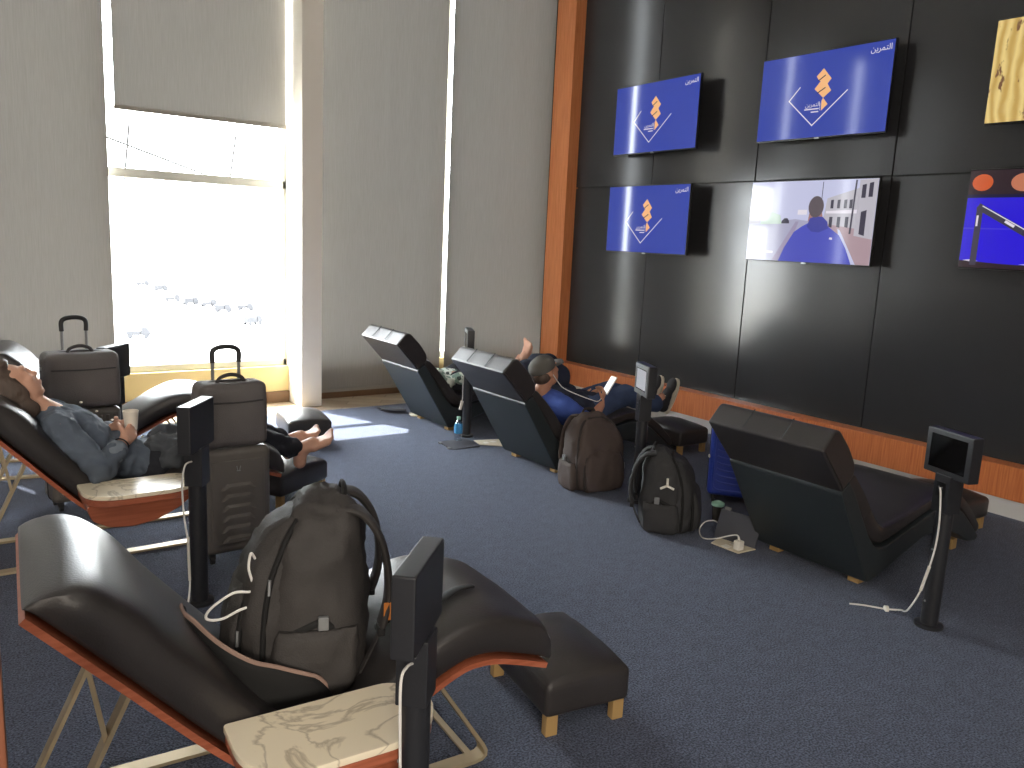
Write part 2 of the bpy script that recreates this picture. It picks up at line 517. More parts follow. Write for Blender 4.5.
def build_outside():
    m = mat('apron_concrete', lin(200, 198, 192), .9, vary=.05, vscale=.3)
    bm = bmesh.new(); box(bm, (-220, 8.2, -6.2), (260, 420, -6.0)); structure('ground_outside', bm, m)
    grey = mat('vehicle_grey', lin(36, 36, 40), .8)
    # far airport vehicles on the apron
    rnd = random.Random(3)
    for k in range(9):
        x, d = [(21.6, 108), (21.9, 100), (19.9, 86), (20.7, 82.3), (21.9, 80.5), (21.7, 75), (24.2, 76.5), (21, 64.6), (11.3, 58.6)][k]
        r = thing('airport_tug', 'tiny grey airport tug far away on the bright apron', 'vehicle', (x, d, -6.0), rnd.uniform(-.6, .6), 'airport tugs far outside the window')
        bm = bmesh.new(); box(bm, (-.62, -.34, .2), (.25, .34, .48 + .2 * (k % 2)), .04); finish('cargo_box', bm, grey, r)
        bm = bmesh.new(); prism(bm, arc_poly([(.3, .2), (.85, .2), (.85, .42), (.65, .75), (.3, .75)], .05), -.32, .32); finish('cab', bm, grey, r)
        for sx in (-.4, .6):
            for sy in (-.3, .3):
                bm = bmesh.new(); ring_tube(bm, [(sx, sy - .05, .15), (sx, sy + .05, .15)], .15, 14); finish('wheel', bm, grey, r)
    # slim steel rods and a sloping cable outside the glass
    rod = mat('rod_steel', lin(44, 44, 46), .7)
    r = thing('outside_stays', 'slim rods and sloping cable just outside the bare window', 'canopy stay', (1.3, 8.6, 2.02))
    for nm, p, q in (('upright_rod', (1.60, 8.62, 2.0), (1.66, 8.62, 2.55)), ('upright_rod', (2.58, 8.62, 2.0), (2.66, 8.62, 2.55)), ('sloping_cable', (1.24, 8.6, 2.44), (2.50, 8.6, 2.06))):
        bm = bmesh.new(); ring_tube(bm, [V(p) - r.location, V(q) - r.location], .011, 8); finish(nm, bm, rod, r)

def build_lights():
    w = bpy.data.worlds.new('sky'); SC.world = w; w.use_nodes = True
    t = w.node_tree; bg = t.nodes['Background']
    bg.inputs[0].default_value = (.93, .97, 1.0, 1); bg.inputs[1].default_value = 29
    s = bpy.data.lights.new('sun', 'SUN'); s.energy = 34; s.angle = .009; s.color = (1, .95, .86)
    o = bpy.data.objects.new('sun', s); put(o)
    o.rotation_euler = V((.26, -.632, -1)).to_track_quat('-Z', 'Y').to_euler()
    # unseen ceiling lamps added to fill the room with light
    dif = emit('ceiling_fill_diffuser', (1, .96, .9, 1), 6.0)
    trim = mat('ceiling_fill_trim', lin(225, 225, 222), .4)
    for x in (-3.0, -1.0, 1.0):
        for y in (-2.6, -.2):
            r = thing('ceiling_fill_lamp', 'added square fill lamp in the ceiling, out of view', 'lamp', (x, y, CEIL), group='added ceiling fill lamps')
            bm = bmesh.new(); box(bm, (-.31, -.31, -.02), (.31, .31, 0), .005); finish('fill_frame', bm, trim, r)
            bm = bmesh.new(); box(bm, (-.27, -.27, -.024), (.27, .27, -.019)); finish('diffuser', bm, dif, r)
            L = bpy.data.lights.new('ceiling_fill_light', 'AREA'); L.shape = 'SQUARE'; L.size = .54; L.energy = CEILING_FILL; L.color = (1, .95, .88)
            lo = bpy.data.objects.new('fill_light', L); put(lo, r); lo.location = (0, 0, -.03)
CEILING_FILL = 6
WALL_FILL = 68

def build_wall_fill():
    # unseen warm panels added to brighten faces turned away from the windows
    dif = emit('wall_fill_diffuser', (1, .9, .76, 1), 5.0)
    trim = mat('wall_fill_frame', lin(60, 56, 52), .4)
    for x in (-3.5, -2.5, -1.5, -.5):
        r = thing('wall_fill_lamp', 'added warm fill panel, out of view opposite the windows', 'lamp', (x, Y0, 1.9), group='added fill panels opposite the windows')
        bm = bmesh.new(); box(bm, (-.26, 0, -.76), (.26, .04, .76), .006); finish('fill_frame', bm, trim, r)
        bm = bmesh.new(); box(bm, (-.23, .038, -.73), (.23, .046, .73)); finish('diffuser', bm, dif, r)
        L = bpy.data.lights.new('wall_fill_light', 'AREA'); L.shape = 'RECTANGLE'; L.size = .46; L.size_y = 1.46; L.energy = WALL_FILL; L.color = (1, .9, .77)
        lo = bpy.data.objects.new('fill_light', L); put(lo, r); lo.location = (0, .06, 0); lo.rotation_euler = (PI / 2, 0, 0)

def build_camera():
    cam = bpy.data.cameras.new('camera'); co = bpy.data.objects.new('camera', cam); put(co)
    cam.sensor_fit = 'HORIZONTAL'; cam.sensor_width = 36; cam.lens = 811.285 * 36 / 1024
    cam.clip_start = .02; cam.clip_end = 800
    yaw, pitch, roll = [math.radians(a) for a in (36.02605, 10.0109, -2.68522)]
    fwd = V((math.sin(yaw) * math.cos(pitch), math.cos(yaw) * math.cos(pitch), -math.sin(pitch)))
    right = V((math.cos(yaw), -math.sin(yaw), 0)); down = fwd.cross(right)
    r = right * math.cos(roll) + down * math.sin(roll); d = -right * math.sin(roll) + down * math.cos(roll)
    R = Matrix((r, -d, -fwd)).transposed()
    co.matrix_world = Matrix.Translation((0, 0, 1.6)) @ R.to_4x4()
    SC.camera = co
    vs = SC.view_settings
    vs.view_transform = 'Standard'; vs.look = 'None'; vs.gamma = 1; vs.use_curve_mapping = False; vs.exposure = 0.0
# ------------------------------------------------------------------ padded chaise (row along the television wall)
def make_padded_chaise(label, loc, rz=0):
    """local x runs from the back foot towards the feet end; y across; origin under the back"""
    r = thing('chaise_lounge', label, 'chaise lounge', loc, rz, 'padded black chaise lounges facing the television wall')
    W = .65
    sh = [(.02, .034), (-.01, .036), (-.32, .535), (-.255, .585), (-.2, .52), (-.04, .285), (.03, .215), (.09, .20), (.16, .205), (.34, .25), (.55, .305), (.68, .325), (.78, .31), (.9, .25), (1.02, .16), (1.12, .075), (1.10, .05), (1.0, .06), (.86, .13), (.7, .185), (.5, .18), (.3, .12), (.16, .07)]
    bm = bmesh.new(); prism(bm, arc_poly(sh, .02, 3), -W / 2, W / 2, 'xz', .012, 2)
    finish('shell', bm, M['leather_shell'], r)
    # thin piping where the back panel meets the head rest
    # seat and back pad in one wave
    line = [(-.262, .585), (-.14, .43), (-.02, .265), (.09, .205), (.2, .218), (.4, .268), (.58, .312), (.7, .328), (.82, .30), (.95, .22), (1.06, .13), (1.13, .07)]
    th = [.07, .095, .11, .105, .09, .075, .07, .07, .075, .075, .07, .06]
    bm = bmesh.new(); cushion(bm, line, th, W - .03, e=.28, endr=.035)
    finish('seat_pad', bm, M['leather'], r)
    # head rest bolster
    hd = [(-.315, .54), (-.51, .755), (-.425, .842), (-.385, .838), (-.29, .745), (-.235, .665), (-.23, .615), (-.258, .588)]
    bm = bmesh.new(); prism(bm, arc_poly(hd, [.008, .012, .02, .02, .05, .05, .02, .01], 4), -W / 2 - .002, W / 2 + .002, 'xz', .014, 3)
    h = finish('head_rest', bm, M['leather'], r)
    bm = bmesh.new()
    for yy in (-.11, .11):
        ring_tube(bm, [(-.508, yy, .770), (-.426, yy, .851)], .003, 6)
    finish('stitching', bm, M['leather_shell'], h)
    for x in (.05, .98):
        for y in (-.235, .235):
            bm = bmesh.new(); box(bm, (x - .028, y - .03, 0), (x + .028, y + .03, .06), .004); finish('foot', bm, M['gold_leg'], r)
    return r

def make_ottoman(label, loc, rz=0, group='black leather footstools in front of the chaises'):
    r = thing('footstool', label, 'footstool', loc, rz, group)
    bm = bmesh.new()
    lx, ly, z0, z1 = .33, .46, .072, .192
    # domed upholstered box
    vs = box(bm, (-lx / 2, -ly / 2, z0), (lx / 2, ly / 2, z1), .022, 3)
    bmesh.ops.subdivide_edges(bm, edges=bm.edges[:], cuts=3, use_grid_fill=True)
    for v in bm.verts:
        if v.co.z > z1 - .03:
            k = (1 - (2 * v.co.x / lx) ** 2) * (1 - (2 * v.co.y / ly) ** 2)
            v.co.z += .055 * max(0, k) ** .6
    finish('padded_top', bm, M['leather'], r)
    for sx in (-1, 1):
        for sy in (-1, 1):
            bm = bmesh.new(); box(bm, (sx * .13 - .022, sy * .20 - .016, 0), (sx * .13 + .022, sy * .20 + .016, .08), .003)
            finish('leg', bm, M['gold_leg'], r)
    return r

# ------------------------------------------------------------------ wooden shell lounger on a brass sled (row along the window side)
RAIL = [(0, .765), (.10, .655), (.20, .545), (.41, .315), (.52, .235), (.64, .205), (.76, .225), (.88, .285), (.97, .335), (1.05, .372), (1.11, .385), (1.20, .375), (1.36, .322)]
def make_shell_lounger(label, loc, rz=0, table=True):
    r = thing('lounge_chair', label, 'lounge chair', loc, rz, 'wooden shell lounge chairs facing the television wall')
    W = .575
    P = smooth_path([(a, 0, b) for a, b in RAIL], 6)
    th = .017
    bm = bmesh.new()
    up, lo = [], []
    for i, p in enumerate(P):
        d = (P[min(i + 1, len(P) - 1)] - P[max(i - 1, 0)]).normalized(); n = V((-d.z, 0, d.x))
        if n.x < 0 and n.z < 0: n = -n
        up.append((p + n * th / 2)); lo.append(p - n * th / 2)
    poly = [(q.x, q.z) for q in up] + [(q.x, q.z) for q in lo[::-1]]
    # sheet built quad by quad so that the curved strip stays clean
    n = len(P)
    va = [[bm.verts.new((q.x, y, q.z)) for q in s] for y in (-W / 2, W / 2) for s in (up, lo)]
    uA, lA, uB, lB = va
    for i in range(n - 1):
        bm.faces.new((uA[i], uA[i + 1], uB[i + 1], uB[i])); bm.faces.new((lA[i], lB[i], lB[i + 1], lA[i + 1]))
        bm.faces.new((uA[i], lA[i], lA[i + 1], uA[i + 1])); bm.faces.new((uB[i], uB[i + 1], lB[i + 1], lB[i]))
    bm.faces.new((uA[0], uB[0], lB[0], lA[0])); bm.faces.new((uA[-1], lA[-1], lB[-1], uB[-1]))
    finish('wooden_shell', bm, M['wood_shell'], r)
    # thin wooden end board behind the head roll
    line = [(a, b) for a, b in RAIL]
    line2 = [(-.008, .776)] + line[1:-1] + [(1.372, .320)]
    thk = [.10, .135, .125, .12, .115, .11, .11, .11, .115, .12, .125, .125, .11]
    pts = smooth_path([(a, 0, b) for a, b in line2], 2)
    off = []
    for i, p in enumerate(pts):
        d = (pts[min(i + 1, len(pts) - 1)] - pts[max(i - 1, 0)]).normalized(); nn = V((-d.z, 0, d.x))
        if nn.x < 0 and nn.z < 0: nn = -nn
        off.append(p + nn * .011)
    tk = [q.x for q in smooth_path([(t, 0, 0) for t in thk], 2)]
    bm = bmesh.new(); cushion(bm, [(q.x, q.z) for q in off], tk, W - .004, e=.30, endr=.085, per=3, bulge=.012, kmin=.10)
    finish('leather_pad', bm, M['leather'], r)
    # brass sled: a bent flat bar on each side joined by cross bars
    def bar(bm, pts, w=.05, t=.011):
        pts = [V(p) for p in pts]
        L = []
        for i, p in enumerate(pts):
            a = pts[max(i - 1, 0)]; b = pts[min(i + 1, len(pts) - 1)]
            d = (b - a).normalized(); nn = V((-d.z, 0, d.x))
            L.append([bm.verts.new(p + nn * t / 2 * s1 + V((0, w / 2 * s2, 0))) for s1, s2 in ((1, -1), (1, 1), (-1, 1), (-1, -1))])
        for i in range(len(L) - 1):
            for k in range(4): bm.faces.new((L[i][k], L[i][(k + 1) % 4], L[i + 1][(k + 1) % 4], L[i + 1][k]))
        bm.faces.new(L[0][::-1]); bm.faces.new(L[-1])
    for y in (-.185, .24):
        bm = bmesh.new()
        def rnd(c, a, b, rr):
            c = V(c); a = (V(a) - c).normalized(); b = (V(b) - c).normalized()
            return [c + a * rr * (1 - t) ** 2 + b * rr * t * t for t in (0, .25, .5, .75, 1)]
        A = (.215, y, .513); B = (-.02, y, .008); C_ = (1.225, y, .008); D = (1.005, y, .345)
        bar(bm, [V(A)] + rnd(B, A, C_, .06) + rnd(C_, B, D, .06) + [V(D)])
        # short angled brace under the back
        bar(bm, [(.155, y, .38), (.115, y, .628 - .0)], .035)
        finish('sled_leg', bm, M['sled'], r)
    for x in (1.165, .05):
        bm = bmesh.new(); box(bm, (x - .011, -.185, .004), (x + .011, .24, .014), .002); finish('cross_bar', bm, M['sled'], r)
    # marble side table fixed to the near rail
    if not table: return r
    t0 = [(.40, 0), (.83, 0), (.885, -.05), (.905, -.13), (.86, -.22), (.77, -.262), (.52, -.262), (.44, -.23), (.40, -.15)]
    poly = arc_poly(t0, [.012, .04, .04, .05, .06, .05, .06, .06, .04], 4)
    bm = bmesh.new(); prism(bm, [(x, y - W / 2 - .004) for x, y in poly], .392, .412, 'xy', .004, 2)
    t = finish('marble_top', bm, M['marble'], r)
    bm = bmesh.new(); prism(bm, [(.64 + (x - .64) * .985, y * .985 - W / 2 - .006) for x, y in poly], .362, .391, 'xy', .003, 1)
    finish('wooden_rim', bm, M['wood_shell'], t)
    br = arc_poly([(.41, .362), (.875, .362), (.80, .30), (.70, .255), (.60, .24), (.50, .25), (.43, .29)], .02, 3)
    bm = bmesh.new(); prism(bm, br, -W / 2 - .20, -W / 2 - .003, 'xz', .003, 1)
    finish('table_bracket', bm, M['wood_shell'], t)
    return r

# ------------------------------------------------------------------ screen posts
def make_post(label, loc, rz, screen='off'):
    """square screen on a round pole; the screen looks along local -x"""
    r = thing('screen_post', label, 'screen post', loc, rz, 'black personal screen posts beside the chaises')
    bm = bmesh.new(); lathe(bm, [(.060, 0), (.060, .012), (.054, .016), (.036, .017)], 28); finish('base_plate', bm, M['post'], r)
    bm = bmesh.new(); lathe(bm, [(.0365, .012), (.0365, .60)], 28); p = finish('pole', bm, M['post'], r)
    bm = bmesh.new()
    for z in (.12, .36): ring_tube(bm, [(-.035, 0, z), (-.040, 0, z)], .005, 8)
    finish('screw', bm, M['steel'], p)
    bm = bmesh.new(); box(bm, (-.038, -.043, .53), (.038, .043, .695), .004); k = finish('socket_housing', bm, M['post'], r)
    bm = bmesh.new(); box(bm, (-.0405, -.025, .60), (-.037, .025, .665), .001)
    finish('charging_socket', bm, M['bezel'], k)
    bm = bmesh.new()
    for yy, zz in ((-.008, .642), (.008, .642), (0, .622)): ring_tube(bm, [(-.040, yy, zz), (-.043, yy, zz)], .004, 8)
    finish('socket_pins', bm, M['grey_plastic'], k)
    bm = bmesh.new(); box(bm, (-.028, -.125, .688), (.028, .125, .885), .006); h = finish('screen_case', bm, M['post'], r)
    bm = bmesh.new(); box(bm, (-.0295, -.098, .715), (-.027, .098, .862), .001); s = finish('screen', bm, M['screen_off'], h)
    if screen != 'off':
        bm = bmesh.new()
        for lo, hi in (((-.115, .695), (.115, .722)), ((-.115, .855), (.115, .88)), ((-.115, .722), (-.092, .855)), ((.092, .722), (.115, .855))):
            box(bm, (-.031, lo[0], lo[1]), (-.0275, hi[0], hi[1]), .001)
        finish('screen_frame', bm, M['grey_plastic'], h)
        if screen == 'lit':  # pale emission painted in place of a bright reflection on the screen
            bm = bmesh.new(); box(bm, (-.0302, -.085, .728), (-.0293, .085, .850)); finish('reflection_glow', bm, M['scr_reflection'], h, smooth=False)
    return r

def hang_cable(name, label, pts, rad=.0032, plug=None, cat='cable'):
    o0 = V(pts[0])
    bm = bmesh.new()
    ring_tube(bm, [q - o0 for q in smooth_path(pts, 10)], rad, 8)
    r = finish(name, bm, M['cable']); r.location = o0
    tag(r, label, cat)
    if plug:
        for a, b, rr in plug:
            bm = bmesh.new(); ring_tube(bm, [V(a) - o0, V(b) - o0], rr, 12)
            finish('cable_connector', bm, M['white_plastic'], r)
    return r

# ------------------------------------------------------------------ televisions
def tv(label, yc, zc, content, W=1.105, H=.63, yaw=0.0):
    r = thing('television', label, 'television', (XW, yc, zc), math.radians(yaw), 'televisions on the black wall')
    xf = -.14
    bm = bmesh.new(); box(bm, (xf, -W / 2, -H / 2), (xf + .028, W / 2, H / 2), .003); finish('bezel', bm, M['bezel'], r)
    bm = bmesh.new(); box(bm, (xf + .026, -W / 2 + .14, -H / 2 + .02), (xf + .062, W / 2 - .14, H / 2 - .18), .012); finish('back_housing', bm, M['bezel'], r)
    bm = bmesh.new(); box(bm, (xf + .06, -.22, -.16), (-.014, .22, .16), .004); finish('wall_mount', bm, M['bezel'], r)
    s = content(r, xf, W - .012, H - .016)
    bm = bmesh.new(); box(bm, (xf - .002, -.02, -H / 2 - .006), (xf + .01, .02, -H / 2 + .006), .002); finish('maker_badge', bm, M['steel'], r)
    return r

# screen drawing: u right 0..1, v up 0..1 seen from the room; in the room u grows towards -y
def sx(u, W): return (.5 - u) * W
def flat(bm, poly, W, H, x):
    vs = [bm.verts.new((x, sx(u, W), (v - .5) * H)) for u, v in poly]
    bm.faces.new(vs)
def stroke(bm, pts, w, W, H, x):
    P = [(sx(u, W), (v - .5) * H) for u, v in pts]
    for (a, b), (c, d) in zip(P[:-1], P[1:]):
        L = math.hypot(c - a, d - b); nx, ny = -(d - b) / L * w / 2, (c - a) / L * w / 2
        ex, ey = (c - a) / L * w / 2, (d - b) / L * w / 2
        vs = [bm.verts.new((x, p, q)) for p, q in ((a + nx - ex, b + ny - ey), (c + nx + ex, d + ny + ey), (c - nx + ex, d - ny + ey), (a - nx - ex, b - ny - ey))]
        bm.faces.new(vs)
def art(name, bm, m, parent):
    o = finish(name, bm, m, parent, smooth=False); return o
def panel(parent, xf, W, H, m):
    bm = bmesh.new(); box(bm, (xf - .0015, -W / 2, -H / 2), (xf + .001, W / 2, H / 2)); return finish('screen', bm, m, parent, smooth=False)

def text_mesh(name, s, size, m, parent, x, y, z):
    c = bpy.data.curves.new('txt', 'FONT'); c.body = s; c.size = size; c.align_x = 'CENTER'
    o = bpy.data.objects.new('txt', c); COL.objects.link(o)
    dg = bpy.context.evaluated_depsgraph_get(); dg.update()
    me = bpy.data.meshes.new_from_object(o.evaluated_get(dg))
    COL.objects.unlink(o); bpy.data.objects.remove(o)
    for v in me.vertices: v.co = (x, y - v.co.x, z + v.co.y)
    me.materials.clear(); me.materials.append(m)
    q = bpy.data.objects.new(name, me); put(q, parent); return q

def logo_screen(r, xf, W, H):
    s = panel(r, xf, W, H, M['scr_blue'])
    x = xf - .003
    bm = bmesh.new()
    stroke(bm, [(.33, .61), (.25, .46), (.455, .14), (.70, .51)], .0075, W, H, x); art('line_emblem', bm, M['scr_white'], s)
    bm = bmesh.new(); flat(bm, [(.505, .80), (.455, .715), (.478, .66), (.49, .655), (.448, .57), (.522, .455), (.578, .53), (.545, .615), (.572, .67)], W, H, x); art('ribbon_emblem', bm, M['scr_gold'], s)
    bm = bmesh.new(); flat(bm, [(.522, .455), (.512, .42), (.515, .305), (.562, .375)], W, H, x); art('ribbon_tail', bm, M['scr_gold'], s)
    for pts in ([(.476, .665), (.522, .715)], [(.476, .52), (.53, .57)]):
        bm = bmesh.new(); stroke(bm, pts, .008, W, H, x - .001); art('ribbon_fold', bm, M['scr_navy'], s)
    bm = bmesh.new(); stroke(bm, [(.504, .315), (.504, .395)], .003, W, H, x); art('divider_line', bm, M['scr_white'], s)
    text_mesh('caption', '\uFEE6\uFEF3\uFEAE\uFEE4\uFE98\uFEDF\u0627', .044, M['scr_white'], s, x, sx(.445, W), (.365 - .5) * H)
    for a, b, v in ((.385, .492, .335), (.44, .492, .300)):
        bm = bmesh.new(); stroke(bm, [(a, v), (b, v)], .008, W, H, x); art('caption_line', bm, M['scr_white'], s)
    text_mesh('channel_mark', '\uFEE6\uFEF3\uFEAE\uFEE4\uFE98\uFEDF\u0627', .056, M['scr_white'], s, x, sx(.912, W), (.895 - .5) * H)
    return s

def street_screen(r, xf, W, H):
    s = panel(r, xf, W, H, M['scr_sky'])
    x = xf - .003
    def A(name, polys, m, dx=0):
        for p in polys:
            bm = bmesh.new(); flat(bm, p, W, H, x - dx); art(name, bm, m, s)
    A('road', [[(0, 0), (.96, 0), (.72, .46), (.40, .53), (0, .45)]], M['scr_road'])
    A('road_lane', [[(.23, 0), (.33, 0), (.43, .5), (.405, .5)]], M['scr_road2'], .0005)
    A('pavement', [[(.70, .0), (1, 0), (1, .38), (.80, .46), (.66, .5)]], M['scr_brick'], .0004)
    A('kerb', [[(.80, .0), (.90, 0), (.76, .40), (.74, .42)]], M['scr_sky'], .0008)
    A('building', [[(.62, .48), (.64, .78), (.88, .90), (.88, .42)], [(.865, .34), (.87, .99), (1, .999), (1, .30)]], M['scr_build'], .001)
    A('far_house', [[(0, .46), (0, .74), (.09, .67), (.10, .48)]], M['scr_build'], .001)
    A('building_window', [[(a, b), (a, b + .10), (a + .022, b + .105), (a + .022, b)] for a in (.67, .72, .77, .81) for b in (.66,)] + [[(a, .44), (a, .56), (a + .025, .56), (a + .025, .43)] for a in (.67, .73, .79)] + [[(.89, .78), (.89, .93), (.92, .94), (.92, .78)], [(.94, .79), (.94, .95), (.97, .96), (.97, .79)], [(.90, .36), (.90, .62), (.94, .64), (.94, .34)]], M['scr_dark'], .0015)
    A('balcony', [[(.64, .60), (.64, .63), (.87, .645), (.87, .60)]], M['scr_pale'], .0018)
    A('hedge', [[(.10, .46), (.12, .58), (.2, .62), (.27, .58), (.29, .47)]], M['scr_green'], .001)
    A('parked_car', [[(.285, .475), (.29, .51), (.31, .54), (.335, .54), (.35, .51), (.352, .475)]], M['scr_dark'], .0016)
    A('billboard', [[(.415, .585), (.415, .645), (.49, .645), (.49, .585)]], M['scr_pale'], .0012)
    A('lamp_pole', [[(.595, .6), (.595, .98), (.60, .98), (.60, .6)], [(.828, .36), (.84, .99), (.852, .99), (.842, .36)]], M['scr_dark'], .002)
    # man seen from behind in a blue hooded jacket
    A('jacket', [[(.29, 0), (.33, .17), (.40, .37), (.46, .44), (.53, .50), (.63, .50), (.68, .43), (.76, .34), (.82, .18), (.87, 0)]], M['scr_jacket'], .0024)
    A('hood', [[(.50, .44), (.52, .54), (.56, .565), (.62, .56), (.66, .50), (.67, .42), (.60, .37), (.54, .38)]], M['scr_jacket2'], .0028)
    A('neck', [[(.505, .5), (.51, .60), (.61, .62), (.62, .54), (.56, .55)]], M['scr_skin'], .0026)
    A('head', [[(.56 + .06 * math.cos(a), .68 + .13 * math.sin(a)) for a in [2 * PI * k / 24 for k in range(24)]]], M['scr_hair'], .0030)
    A('jacket_logo', [[(.685, .29), (.69, .315), (.71, .31), (.71, .285)]], M['scr_pale'], .0028)
    A('caption_line', [[(.125, .095), (.125, .12), (.235, .122), (.235, .097)]], M['scr_pale'], .001)
    return s

def desert_screen(r, xf, W, H):
    return panel(r, xf, W, H, M['scr_desert'])

def studio_screen(r, xf, W, H):
    s = panel(r, xf, W, H, M['scr_studio'])
    x = xf - .003
    def A(name, polys, m, dx=0):
        for p in polys:
            bm = bmesh.new(); flat(bm, p, W, H, x - dx); art(name, bm, m, s)
    A('shelf_band', [[(0, .74), (0, 1), (1, 1), (1, .74)]], M['scr_shelf'], .0002)
    A('shelf_lip', [[(0, .72), (0, .755), (1, .755), (1, .72)]], M['scr_navy'], .0006)
    A('orange_ball', [[(.075 + .058 * math.cos(a), .875 + .085 * math.sin(a)) for a in [2 * PI * k / 24 for k in range(24)]]], M['scr_orange'], .001)
    A('shelf_plate', [[(.30 + .07 * math.cos(a), .87 + .09 * math.sin(a)) for a in [2 * PI * k / 24 for k in range(24)]]], M['scr_plate'], .001)
    A('shelf_jar', [[(.55, .76), (.55, .95), (.64, .95), (.64, .76)], [(.72, .77), (.72, .9), (.83, .9), (.83, .77)]], M['scr_pale'], .001)
    A('wall_panel_line', [[(0, .40), (0, .415), (1, .40), (1, .385)]], M['scr_blue2'], .0004)
    A('host', [[(.62, .02), (.60, .3), (.66, .48), (.74, .55), (.83, .50), (.92, .36), (.96, .02)], [(.755 + .055 * math.cos(a), .62 + .1 * math.sin(a)) for a in [2 * PI * k / 20 for k in range(20)]]], M['scr_navy'], .0008)
    A('desk', [[(0, 0), (0, .075), (.25, .05), (.55, .04), (1, .09), (1, 0)]], M['scr_shelf'], .0012)
    A('desk_light', [[(.02, .075), (.06, .085), (.11, .07), (.06, .065)], [(.33, .052), (.38, .06), (.42, .048)], [(.55, .04), (.62, .085), (.75, .10), (.75, .04)]], M['scr_pale'], .0016)
    bm = bmesh.new()
    stroke(bm, [(.08, .06), (.08, .60)], .040, W, H, x - .002); stroke(bm, [(.085, .62), (.34, .37)], .042, W, H, x - .0022); stroke(bm, [(.34, .37), (.52, .31)], .03, W, H, x - .0022)
    art('microphone_arm', bm, M['scr_dark'], s)
    bm = bmesh.new()
    stroke(bm, [(.073, .44), (.073, .53)], .012, W, H, x - .003); stroke(bm, [(.235, .475), (.275, .435)], .016, W, H, x - .003)
    stroke(bm, [(.36, .38), (.42, .36)], .016, W, H, x - .003)
    stroke(bm, [(.095, .635), (.34, .40), (.375, .28), (.36, .18), (.40, .16), (.45, .215)], .006, W, H, x - .003)
    art('microphone_cable', bm, M['scr_pale'], s)
    return s

def init_screens():
    E_ = lambda n, c, s=1.0: M.__setitem__(n, emit(n, lin(*c), s, rough=.08))
    E_('scr_blue', (56, 74, 172), .85); E_('scr_white', (232, 226, 232), .9); E_('scr_gold', (250, 190, 130), .9); E_('scr_navy', (26, 26, 66), .8)
    E_('scr_reflection', (196, 198, 204), .8)
    E_('scr_sky', (200, 202, 232), .9); E_('scr_road', (172, 170, 196), .9); E_('scr_road2', (160, 150, 178), .9); E_('scr_brick', (176, 150, 158), .9)
    E_('scr_build', (190, 186, 196), .9); E_('scr_dark', (64, 60, 76), .9); E_('scr_pale', (226, 220, 230), .95); E_('scr_green', (184, 204, 190), .9)
    E_('scr_jacket', (76, 82, 190), .9); E_('scr_jacket2', (66, 70, 160), .9); E_('scr_hair', (96, 86, 92), .9); E_('scr_skin', (170, 126, 118), .9)
    E_('scr_studio', (42, 24, 214), .95); E_('scr_shelf', (50, 34, 42), .8); E_('scr_orange', (206, 92, 48), .9); E_('scr_plate', (196, 120, 90), .9); E_('scr_blue2', (70, 60, 220), .9)
    # aerial desert picture
    k = NT('scr_desert')
    tc = k.n('ShaderNodeTexCoord'); mp = k.n('ShaderNodeMapping'); mp.inputs['Rotation'].default_value = (.5, 0, 0); mp.inputs['Scale'].default_value = (1, 2.2, 1)
    k.l(tc.outputs['Object'], mp.inputs['Vector'])
    w = k.n('ShaderNodeTexWave', wave_type='RINGS'); w.inputs['Scale'].default_value = 2.2; w.inputs['Distortion'].default_value = 5; w.inputs['Detail'].default_value = 3; w.inputs['Detail Scale'].default_value = 1.4
    k.l(mp.outputs['Vector'], w.inputs['Vector'])
    r = k.n('ShaderNodeValToRGB'); r.color_ramp.elements[0].color = lin(196, 160, 88); r.color_ramp.elements[1].color = lin(232, 206, 134)
    k.l(w.outputs['Fac'], r.inputs['Fac'])
    n = k.n('ShaderNodeTexNoise'); n.inputs['Scale'].default_value = 11; n.inputs['Detail'].default_value = 5
    k.l(mp.outputs['Vector'], n.inputs['Vector'])
    r2 = k.n('ShaderNodeValToRGB'); r2.color_ramp.elements[0].position = .62; r2.color_ramp.elements[1].position = .68
    r2.color_ramp.elements[0].color = (0, 0, 0, 1); r2.color_ramp.elements[1].color = (1, 1, 1, 1)
    k.l(n.outputs['Fac'], r2.inputs['Fac'])
    mx = k.n('ShaderNodeMix', data_type='RGBA'); k.l(r2.outputs['Color'], mx.inputs['Factor']); k.l(r.outputs['Color'], mx.inputs['A']); mx.inputs['B'].default_value = lin(120, 84, 60)
    k.l(mx.outputs['Result'], k.b.inputs['Emission Color']); k.b.inputs['Emission Strength'].default_value = .95
    k.b.inputs['Base Color'].default_value = (.01, .01, .01, 1); k.b.inputs['Roughness'].default_value = .15
    M['scr_desert'] = k.m

